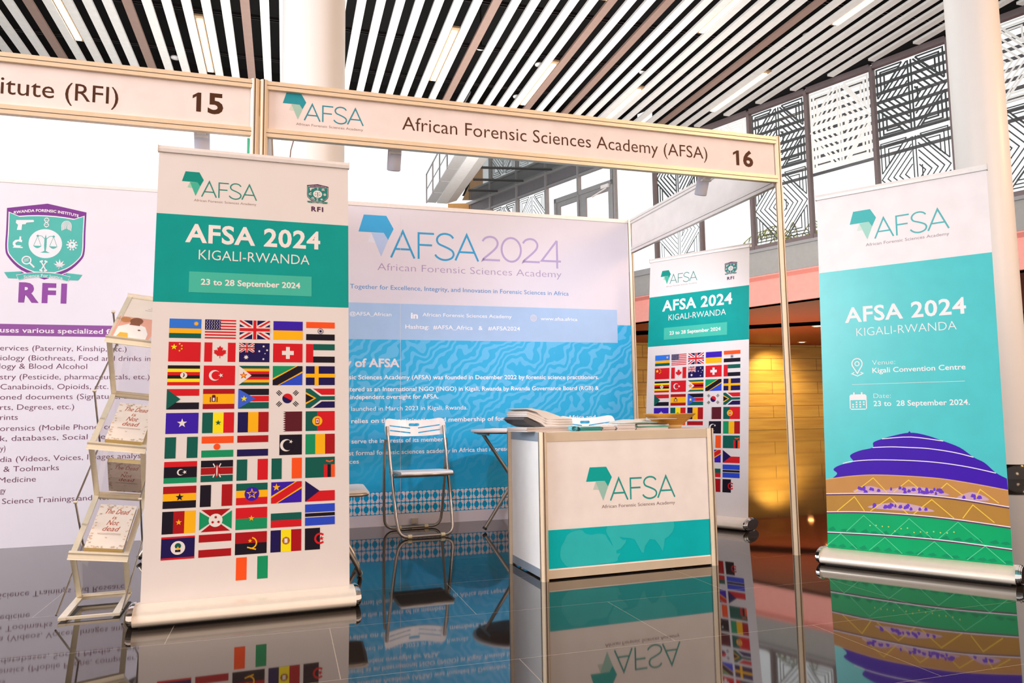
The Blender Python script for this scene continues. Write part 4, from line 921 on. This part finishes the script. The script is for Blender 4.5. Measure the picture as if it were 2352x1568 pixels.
for x in (0, CW):
    for y in (0, CDp):
        q = MB(); post(q, x, y, 0, .7385, ribs=True); q.build('post', t)
CT = .7385
def on_counter(o, x, y, z=0, rz=0): o.matrix_world = CM @ Matrix.Translation((x, y, CT+z)) @ Matrix.Rotation(rz, 4, 'Z'); return o
EDGE = mat('page_edge_paper', '#d8cbc4', .7)
def sheets(name, label, cat, w, d, h, x, y, z=0, rz=0, n=6, c=PAPER, jit=.004, group=None, edge=EDGE):
    q = MB(); hh = h/n
    for i in range(n):
        a, b = random.uniform(-jit, jit), random.uniform(-jit, jit); q.box(a, a+w, b, b+d, i*hh, (i+.82)*hh, c if i == n-1 else edge); q.box(a+.002, a+w-.002, b+.002, b+d-.002, (i+.8)*hh, (i+1)*hh, c)
    return on_counter(tag(q.build(name), label, cat, group), x, y, z, rz)
sheets('paper_stack', 'flat stack of white papers lying lowest at the left end of the counter', 'papers', .27, .2, .024, -.05, .085, 0, .2, 8)
def block(name, label, cat, prof, d, c, M, edge=None, group=None):
    q = MB(); q.prism(prof, 'y', 0, d, c); o = q.build(name); o.matrix_world = M; return tag(o, label, cat, group)
SM = CM @ Matrix.Translation((-.05, .085, CT+.0243)) @ Matrix.Rotation(.2, 4, 'Z')
block('binder', 'dark grey folder sticking out between the paper stacks at the counter left end', 'folder', [(-.022, .040), (-.012, .054), (.072, .017), (.088, .004), (.075, .0005), (.055, .001), (.0, .022)], .2, mat('dark_grey_folder', '#4c4d52', .4), SM)
q = MB()
for i in range(7):
    a = .0062*i; e = .001*math.sin(i*2.3)
    pr = [(.0+e, .055+a*.75), (.045, .037+a*.9), (.09, .0185+a), (.115+e, .0008+a), (.29+e, .0008+a), (.29+e, .0062+a), (.2, .0068+a*1.02), (.13, .016+a), (.06, .042+a*.9), (.005+e, .0618+a*.7)]
    if i == 6: pr = [(.0, .0945), (.06, .079), (.115, .0385), (.29, .0385), (.289, .041), (.22, .050), (.12, .082), (.03, .0985)]
    q.prism(pr, 'y', .003*(i % 2), .2+.003*(i % 3), PAPER if i % 2 == 0 else EDGE)
o = q.build('open_booklets'); o.matrix_world = SM; tag(o, 'thick pile of white booklets with curled pages on top of the dark folder', 'booklets')
TEALB = mat('teal_booklet_cover', '#3d9a92', .4); TEALE = mat('teal_booklet_edges', '#5aa89e', .6)
for i in range(5):
    q = MB(); q.box(0, .115, 0, .09, 0, .0046, TEALB if i < 4 else mat('pale_teal_card', '#bfe4e2', .4))
    o = on_counter(q.build('booklet'), .222+.002*((i*3) % 4), .012+.003*(i % 2), .005*i, -.02*(i % 3)); tag(o, 'small teal booklet of the neat pile at the counter front edge' if i < 4 else 'pale teal card topmost on the neat teal booklet pile', 'booklet' if i < 4 else 'card', 'teal booklets on the counter')
for k, (x, y, a, nm) in enumerate(((.185, .035, .4, 'left'), (.205, .05, 1.2, 'right'))):
    q = MB(); LB_ = mat('light_blue_ribbon', '#63c3d2', .35)
    for s in range(3):
        pts = [(.02*math.cos(2*math.pi*i/10+s)*(1-.2*s), .004*s, .014+.013*math.sin(2*math.pi*i/10)) for i in range(10)]
        n = len(pts); vs = [(x_, y_-.012, z_) for x_, y_, z_ in pts]+[(x_, y_+.012, z_) for x_, y_, z_ in pts]+[(x_*.93, y_-.012, .014+(z_-.014)*.9) for x_, y_, z_ in pts]+[(x_*.93, y_+.012, .014+(z_-.014)*.9) for x_, y_, z_ in pts]
        q.add(vs, [(i, (i+1) % n, n+(i+1) % n, n+i) for i in range(n)]+[(2*n+i, 3*n+i, 3*n+(i+1) % n, 2*n+(i+1) % n) for i in range(n)]+[(i, 2*n+i, 2*n+(i+1) % n, (i+1) % n) for i in range(n)]+[(n+i, n+(i+1) % n, 3*n+(i+1) % n, 3*n+i) for i in range(n)], LB_)
    o = on_counter(q.build('ribbon_roll'), x, y, 0, a); tag(o, 'light blue ribbon coil beside the teal booklets, %s one' % nm, 'ribbon', 'ribbon coils')
sheets('card_stack', 'small low stack of white cards directly right of the teal booklets', 'cards', .075, .1, .026, .355, .03, 0, .05, 6)
sheets('card_stack', 'wider stack of white cards left of the pale booklets pile', 'cards', .105, .12, .032, .444, .03, 0, -.04, 7)
CRM = mat('cream_booklet_cover', '#ece4d6', .5)
lay = [(.57, .05, .0, .05, .2, CRM, 'lowest cream'), (.565, .055, .011, .0, .205, mat('green_trim_booklet', '#4fa98c', .5), 'green-edged'), (.575, .045, .017, .1, .205, CRM, 'middle cream'), (.55, .06, .026, -.05, .21, mat('dark_green_booklet', '#3c4a44', .5), 'dark green')]
for x, y, z, rz, w, c, nm in lay:
    h = .010 if 'cream' in nm else .0055; q = MB(); q.box(0, w, 0, .15, .0006, h, c if 'cream' not in nm else EDGE); q.box(.001, w-.001, .001, .149, h-.001, h+.0004, c)
    tag(on_counter(q.build('booklet'), x, y, z, rz), '%s booklet in the loose pile in front of the basket' % nm, 'booklet', 'loose booklets by the basket')
def leaf(pr, x, y, z, rz, lab, c=PAPER):
    q = MB(); q.prism(pr, 'y', 0, .16, c); tag(on_counter(q.build('leaflet'), x, y, z, rz), lab, 'leaflet', 'leaflets on the loose pile')
leaf([(0, 0), (.24, 0), (.24, .0025), (0, .0025)], .46, .04, .0335, .08, 'pale green edged leaflet sticking out left from the loose pile', mat('pale_green_leaflet', '#a9d6c4', .5))
leaf([(0, 0), (.1, .002), (.22, .0), (.22, .002), (.1, .018), (.06, .014), (0, .002)], .5, .05, .0365, .12, 'folded white leaflet topmost on the loose pile')
leaf([(0, 0), (.18, 0), (.18, .002), (0, .002)], .62, .035, .0545, -.12, 'white leaflet slipping right from the top of the loose pile towards the basket')
# woven basket bowl
WV_ = bpy.data.materials.new('coiled_straw_weave'); WV_.use_nodes = True; nt = WV_.node_tree; bs = nt.nodes['Principled BSDF']; bs.inputs['Roughness'].default_value = .6
tc = nt.nodes.new('ShaderNodeTexCoord'); wv = nt.nodes.new('ShaderNodeTexWave'); wv.wave_type = 'BANDS'; wv.bands_direction = 'Z'; wv.inputs['Scale'].default_value = 32; wv.inputs['Distortion'].default_value = 1.2; wv.inputs['Detail Scale'].default_value = 6
rp = nt.nodes.new('ShaderNodeValToRGB'); rp.color_ramp.elements[0].color = (*lin('#b87c1e'), 1); rp.color_ramp.elements[1].color = (*lin('#dfa640'), 1)
nt.links.new(tc.outputs['Object'], wv.inputs['Vector']); nt.links.new(wv.outputs['Fac'], rp.inputs['Fac']); nt.links.new(rp.outputs['Color'], bs.inputs['Base Color'])
q = MB(); prof = []
op = [(.062, .0), (.072, .018), (.092, .034), (.115, .052), (.138, .07), (.150, .079)]
for (r0, z0), (r1, z1) in zip(op[:-1], op[1:]):
    for k in range(4):
        s = k/4; prof.append((r0+(r1-r0)*s+.0012*(k % 2), z0+(z1-z0)*s))
prof += [(.151, .0805), (.147, .083), (.141, .079), (.11, .054), (.07, .022), (.001, .008)]
q.lathe(prof, WV_, 56)
bk = on_counter(q.build('woven_bowl'), .885, .235); tag(bk, 'wide golden coiled-straw basket bowl on the right end of the counter', 'bowl')
q = MB(); q.lathe([(.0605, .0), (.0632, .0), (.0735, .018), (.0722, .019)], mat('pale_straw_base', '#e4c184', .6), 56); q.build('pale_base_ring', bk)

# ------------------------------------------------------------------ folding chairs
def slab_with_holes(outer, holes, depth, cuts):
    c = bpy.data.curves.new('plate', 'CURVE'); c.dimensions = '2D'; c.fill_mode = 'BOTH'; c.extrude = depth/2
    for l in [outer]+holes:
        sp = c.splines.new('POLY'); sp.points.add(len(l)-1); sp.use_cyclic_u = True
        for i, p in enumerate(l): sp.points[i].co = (p[0], p[1], 0, 1)
    o = bpy.data.objects.new('plate', c); COL.objects.link(o); dg = bpy.context.evaluated_depsgraph_get(); dg.update()
    me = bpy.data.meshes.new_from_object(o.evaluated_get(dg)); bpy.data.objects.remove(o); bpy.data.curves.remove(c)
    bm = bmesh.new(); bm.from_mesh(me); bmesh.ops.remove_doubles(bm, verts=bm.verts[:], dist=1e-5)
    for x in cuts: bmesh.ops.bisect_plane(bm, geom=bm.verts[:]+bm.edges[:]+bm.faces[:], plane_co=(x, 0, 0), plane_no=(1, 0, 0))
    bpy.data.meshes.remove(me); return bm
def rrect(x0, x1, y0, y1, r, n=5):
    out = []
    for cx, cy, a in ((x1-r, y0+r, -90), (x1-r, y1-r, 0), (x0+r, y1-r, 90), (x0+r, y0+r, 180)):
        for k in range(n+1): out.append((cx+r*math.cos(R_(a+90*k/n)), cy+r*math.sin(R_(a+90*k/n))))
    return out
def make_chair(label):
    t = thing('folding_chair', label, 'chair', (0, 0, 0), 0, 'white folding chairs')
    outer = catmull([(-.222, 0), (-.1, -.012), (0, -.014), (.1, -.012), (.222, 0)], 3)+catmull([(.226, .03), (.222, .085), (.208, .112), (.185, .117)], 3)+catmull([(.1, .104), (0, .10), (-.1, .104)], 3)+catmull([(-.185, .117), (-.208, .112), (-.222, .085), (-.226, .03)], 3)
    holes = [rrect(-.04, .04, .058, .079, .0095)]
    for s in (-1, 1):
        for y in (.044, .010):
            h = rrect(.028, .188, y-.0045, y+.0045, .004, 3); holes.append([(s*x, yy+.10*(x/.4)**2) for x, yy in h])
    bm = slab_with_holes(outer, holes, .016, [-.18, -.12, -.06, 0, .06, .12, .18])
    for v in bm.verts:
        x, y, z = v.co; v.co = (x, -z+.34+.055*(1-(x/.22)**2)+(y-.06)*.28, .69+y)
    bmesh.ops.recalc_face_normals(bm, faces=bm.faces[:])
    me = bpy.data.meshes.new('backrest'); bm.to_mesh(me); bm.free(); me.materials.append(WPLAST); o = bpy.data.objects.new('backrest', me); COL.objects.link(o); o.parent = t
    # front frame: foot bar, up both sides to the backrest
    half = [(.0, 0, .0135), (.13, 0, .0135)]+[(.13+.06*math.sin(R_(a)), .0+.02*(1-math.cos(R_(a))), .0135+.06*(1-math.cos(R_(a)))) for a in (20, 40, 60, 80)]+[(.196, .06, .14), (.202, .16, .36), (.206, .235, .53), (.2085, .315, .71), (.2085, .327, .75)]
    q = MB(); q.tube([(-x, y, z) for x, y, z in half[::-1][:-1]]+half, .0115, STEEL, 12); q.build('front_frame', t)
    hr = [(.0, .43, .0135), (.145, .43, .0135)]+[(.145+.065*math.sin(R_(a)), .43-.01*(1-math.cos(R_(a))), .0135+.065*(1-math.cos(R_(a)))) for a in (20, 40, 60, 80)]+[(.217, .405, .15), (.2255, .36, .40), (.228, .318, .62), (.222, .312, .66)]
    q = MB(); q.tube([(-x, y, z) for x, y, z in hr[::-1][:-1]]+hr, .0105, STEEL, 12); q.build('rear_frame', t)
    q = MB(); sec = [(-.04, .428), (-.045, .436), (-.035, .446), (.0, .449), (.18, .443), (.33, .436), (.36, .43), (.352, .423), (.18, .426), (0, .43)]
    def seat(q, x0, x1): q.prism(sec, 'x', x0, x1, WPLAST)
    seat(q, -.18, .18); q.build('seat', t, .006)
    q = MB(); q.tube([(-.185, .34, .424), (-.19, .0, .424), (-.175, -.032, .426), (0, -.036, .427), (.175, -.032, .426), (.19, 0, .424), (.185, .34, .424)], .0095, STEEL, 10); q.tube([(-.2, .17, .40), (.2, .17, .40)], .006, STEEL, 8); q.build('seat_frame', t)
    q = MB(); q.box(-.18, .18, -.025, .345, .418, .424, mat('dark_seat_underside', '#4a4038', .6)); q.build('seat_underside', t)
    for x, y in ((-.115, 0), (.115, 0), (-.1, .43), (.1, .43)):
        q = MB(); q.tube([(x-.014, y, .0142), (x+.014, y, .0142)], .0142, mat('cream_plastic_foot', '#d9c79c', .5), 12); q.build('foot_cap', t)
    return t
c1 = make_chair('white folding chair standing free in front of the blue backdrop')
c1.location = B(1.073, 1.385); c1.rotation_euler = (0, 0, AB+.05)
c2 = copy_tree(c1); c2.location = B(2.315, 1.10); c2.rotation_euler = (0, 0, AB+.05); c2['label'] = 'white folding chair behind the counter, only its backrest showing above the papers'
c3 = copy_tree(c1); c3.location = B(.53, .455); c3.rotation_euler = (0, 0, AB+math.pi/2-.03); c3['label'] = 'white folding chair mostly hidden behind the near flag banner, seat corner showing'

# ------------------------------------------------------------------ round folding tables
def make_table(label):
    t = thing('folding_table', label, 'table', (0, 0, 0), 0, 'round folding tables')
    q = MB(); q.lathe([(.308, .700), (.318, .703), (.32, .712), (.316, .72), (.001, .7205)], mat('white_table_top', '#eee4e0', .35), 56); q.build('tabletop', t)
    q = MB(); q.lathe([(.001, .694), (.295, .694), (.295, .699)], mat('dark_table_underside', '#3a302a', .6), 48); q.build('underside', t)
    for s in (-1, 1):
        q = MB(); y = .05+.014*s; q.tube([(-.225*s, y, .69), (.225*s, y, .02)], .0125, STEEL, 12); l = q.build('leg', t)
        q = MB(); q.tube([(.219*s, y, .029), (.228*s, y, .0165)], .0165, BLACKP, 12); q.build('foot_cap', l)
    for s in (-1, 1):
        q = MB(); q.tube([(.225*s, -.1, .688), (.225*s, .2, .688)], .009, STEEL, 8); q.build('mounting_bar', t)
    return t
t1 = make_table('round white folding table behind the left end of the counter'); t1.location = B(1.733, 1.45); t1.rotation_euler = (0, 0, AB)
t2 = copy_tree(t1); t2.location = B(-.445, 1.17); t2['label'] = 'round folding table almost wholly hidden behind the near flag banner and brochure rack'
q = MB(); q.prism([(0, 0), (.1, .0), (.2, 0), (.2, .002), (.12, .006), (.07, .002), (0, .002)], 'y', 0, .14, PAPER); o = q.build('paper_sheet'); o.location = B(1.49, 1.38, .7212); o.rotation_euler = (0, 0, AB+.1)
tag(o, 'thin sheet of paper lying on the round table left of the counter', 'paper')

# ------------------------------------------------------------------ brochure rack
RO, RA, RW, RD, SHR = Vector((-1.900, 3.186, 0)), .3376, .223, .343, .118
RM = Matrix.Translation(RO) @ Matrix.Rotation(RA, 4, 'Z')
t = thing('brochure_rack', 'zigzag aluminium and clear acrylic brochure rack left of the near flag banner', 'brochure rack', RO, RA)
K = [(0, .012), (RD, .022), (0, .272), (RD, .487), (0, .728), (RD, .957), (0, 1.186), (RD, 1.425)]    # knuckles: depth, height
CHA = mat('champagne_rack_metal', '#f0e4cc', .25, .35, .03, 30)
def pt(x, i): y, z = K[i]; return Vector((x+SHR*z, y, z-.12*x*min(1, z/.25)*(i > 1)))      # the loose frame leans sideways
for i in range(7):
    q = MB()
    nrm = (pt(0, i+1)-pt(0, i)).cross(Vector((1, 0, 0)))
    for x in (.011, RW-.011): q.bar(pt(x, i), pt(x, i+1), .022 if i else .03, .011, CHA, nrm)
    d = (pt(0, i+1)-pt(0, i)).normalized()
    for j, s in ((i, 1), (i+1, -1)):
        e = d*(.012*s); q.bar(pt(0, j)+e, pt(RW, j)+e, .016, .01, CHA, nrm)
    fr = q.build('base_frame' if i == 0 else 'tray_frame', t)
    if i:
        q = MB(); off = nrm.normalized()*.004
        if off.z < 0: off = -off
        vs = [pt(.01, i)+d*.01, pt(RW-.01, i)+d*.01, pt(RW-.01, i+1)-d*.01, pt(.01, i+1)-d*.01]; n2 = nrm.normalized()*.0012
        q.add([v-n2 for v in vs]+[v+n2 for v in vs], [(3, 2, 1, 0), (4, 5, 6, 7), (0, 1, 5, 4), (1, 2, 6, 5), (2, 3, 7, 6), (3, 0, 4, 7)], ACRYL); q.build('acrylic_panel', t)
LIP = [(.006, .018), (-.008, .017), (-.013, .012), (-.010, .004), (-.0105, -.004), (-.018, -.010), (-.02, -.016), (-.004, -.014), (.006, -.004)]
for i in (2, 4, 6):
    q = MB(); q.prism(LIP, 'x', -.004, RW+.002, CHA, Matrix.Translation(pt(0, i)) @ Matrix.Rotation(.12, 4, 'Y')); q.build('shelf_lip', t)
for i in (1, 3, 5, 7):
    q = MB(); a, b = pt(0, i), pt(RW, i); q.bar(a, b, .02, .014, CHA); q.bar(a+ZZ*.014, b+ZZ*.014, .01, .006, CHA); q.build('back_rail', t)
nodes = [(.0, .03), (RD, .26), (0, .49), (RD, .72), (0, .96), (RD, 1.19), (RD*.35, 1.32)]
for x in (-.012, RW+.012):
    for (y0, z0), (y1, z1) in zip(nodes[:-1], nodes[1:] if x < 0 else nodes[1:5]):
        q = MB(); a = Vector((x+SHR*z0, y0, z0)); b = Vector((x+SHR*z1, y1, z1)); q.tube([a, b], .0042, STEEL, 8); q.tube([b-Vector((.007, 0, 0)), b+Vector((.007, 0, 0))], .006, CHA, 8); q.build('brace_rod', t)
# books standing in the rack
RED = ink('#b8452a'); GLD = ink('#b39a78')
def book_mesh(kind):
    P = Print(); Wd, Ht, T_ = (.15, .29, .022) if kind == 'book' else (.212, .385, .005)
    cv = mat('ivory_book_cover', '#ecdfd2', .35); pg = mat('yellowish_page_edge', '#e0c684', .7)
    P.box(0, Wd, 0, .0012, 0, Ht, cv); P.box(0, Wd, T_-.0012, T_, 0, Ht, cv); P.box(0, .001, .0012, T_-.0012, 0, Ht, cv); P.box(.001, Wd-.002, .0012, T_-.0012, .0015, Ht-.0015, pg)
    P.dy = .0003
    if kind == 'book':
        sh = lambda yb: (lambda p: (p[0]+(p[1]-yb)*.22, p[1]))
        for s, u0, u1, v, c in (('The Dead', .026, .122, .226, .034), ('is', .066, .082, .190, .024), ('Not', .052, .096, .150, .033), ('dead', .042, .104, .110, .032)): P.text(s, u0, u1, v, c, RED, -.006, 2, xf=sh(v))
        for y in (.094, .088): P.stroke([(.03, y), (.122, y)], .0018, ink('#b09488'), 2)
        P.text('by', .066, .074, .064, .008, ink('#b89a88'), 0, 2)
        for _ in range(70):
            side = random.choice('lrtb'); x, y = {'l': (random.uniform(.003, .016), random.uniform(.01, .28)), 'r': (random.uniform(.134, .147), random.uniform(.01, .28)), 't': (random.uniform(.01, .14), random.uniform(.268, .287)), 'b': (random.uniform(.01, .14), random.uniform(.003, .012))}[side]
            P.star(x, y, random.uniform(.003, .008), ink(random.choice(['#cbb8a4', '#bfae9c', '#d8b89a'])), 1, 4, .45, random.uniform(0, 90))
    else:
        P.rect(.0, Wd, 0, .20, ink('#e3a894'), 1); P.poly([(.01, .0), (.012, .1), (.05, .135), (.085, .14), (.12, .12), (.14, .06), (.14, 0)], ink('#f2ece6'), 2)
        P.disc(.075, .165, .026, ink('#8a5a44'), 3, ry=.034); P.poly([(.052, .125), (.096, .125), (.09, .16), (.058, .16)], ink('#8a5a44'), 3)
        P.disc(.03, .17, .022, ink('#c98a5c'), 2, ry=.026); P.poly([(.15, 0), (.16, .06), (.2, .085), (.211, .08), (.211, 0)], ink('#cfc6ce'), 2)
        P.poly([(.02, 0), (.03, .05), (.06, .05), (.07, 0)], ink('#e8b64a'), 3); P.disc(.1, .085, .006, ink('#6a4a3c'), 3)
        for y, a, b in ((.31, .11, .19), (.295, .10, .205), (.28, .09, .20)): P.stroke([(a, y), (b, y)], .004, ink('#b8aab0'), 1)
    return P
def stand(P, name, label, cat, x, i, lean, dz, group=None, back=0):
    o = P.build(name); y, z = K[i]
    o.matrix_world = RM @ Matrix.Translation((x+SHR*z, y+back, z+dz-.12*x)) @ Matrix.Rotation(R_(6.8), 4, 'Y') @ Matrix.Rotation(lean, 4, 'X')
    return tag(o, label, cat, group)
GB = 'ivory books in the rack'
a1 = -math.atan2(RD, K[3][1]-K[2][1])
bk1 = stand(book_mesh('book'), 'book', 'ivory book with red script title on the lowest tray of the rack', 'book', .05, 2, a1, .032, GB, .012)
o = bk1.copy(); COL.objects.link(o); y, z = K[4]; o.matrix_world = RM @ Matrix.Translation((.06+SHR*z, y+.012, z+.025)) @ Matrix.Rotation(R_(6.8), 4, 'Y') @ Matrix.Rotation(-math.atan2(RD, K[5][1]-K[4][1]), 4, 'X')
tag(o, 'ivory book with red script title on the middle tray of the rack', 'book', GB)
o = bk1.copy(); COL.objects.link(o); y, z = K[3]; o.matrix_world = RM @ Matrix.Translation((.06+SHR*z, y-.002, z+.015)) @ Matrix.Rotation(R_(6.8), 4, 'Y') @ Matrix.Rotation(math.atan2(RD, K[4][1]-K[3][1])*.93, 4, 'X') @ Matrix.Scale(.8, 4, (0, 0, 1))
tag(o, 'shaded ivory book leaning forward behind the acrylic between the two lower trays', 'book', GB)
stand(book_mesh('magazine'), 'magazine', 'glossy brochure with a photo of a person in white, top tray of the rack', 'magazine', .012, 6, -math.atan2(RD, K[7][1]-K[6][1]), .012, None, .006)
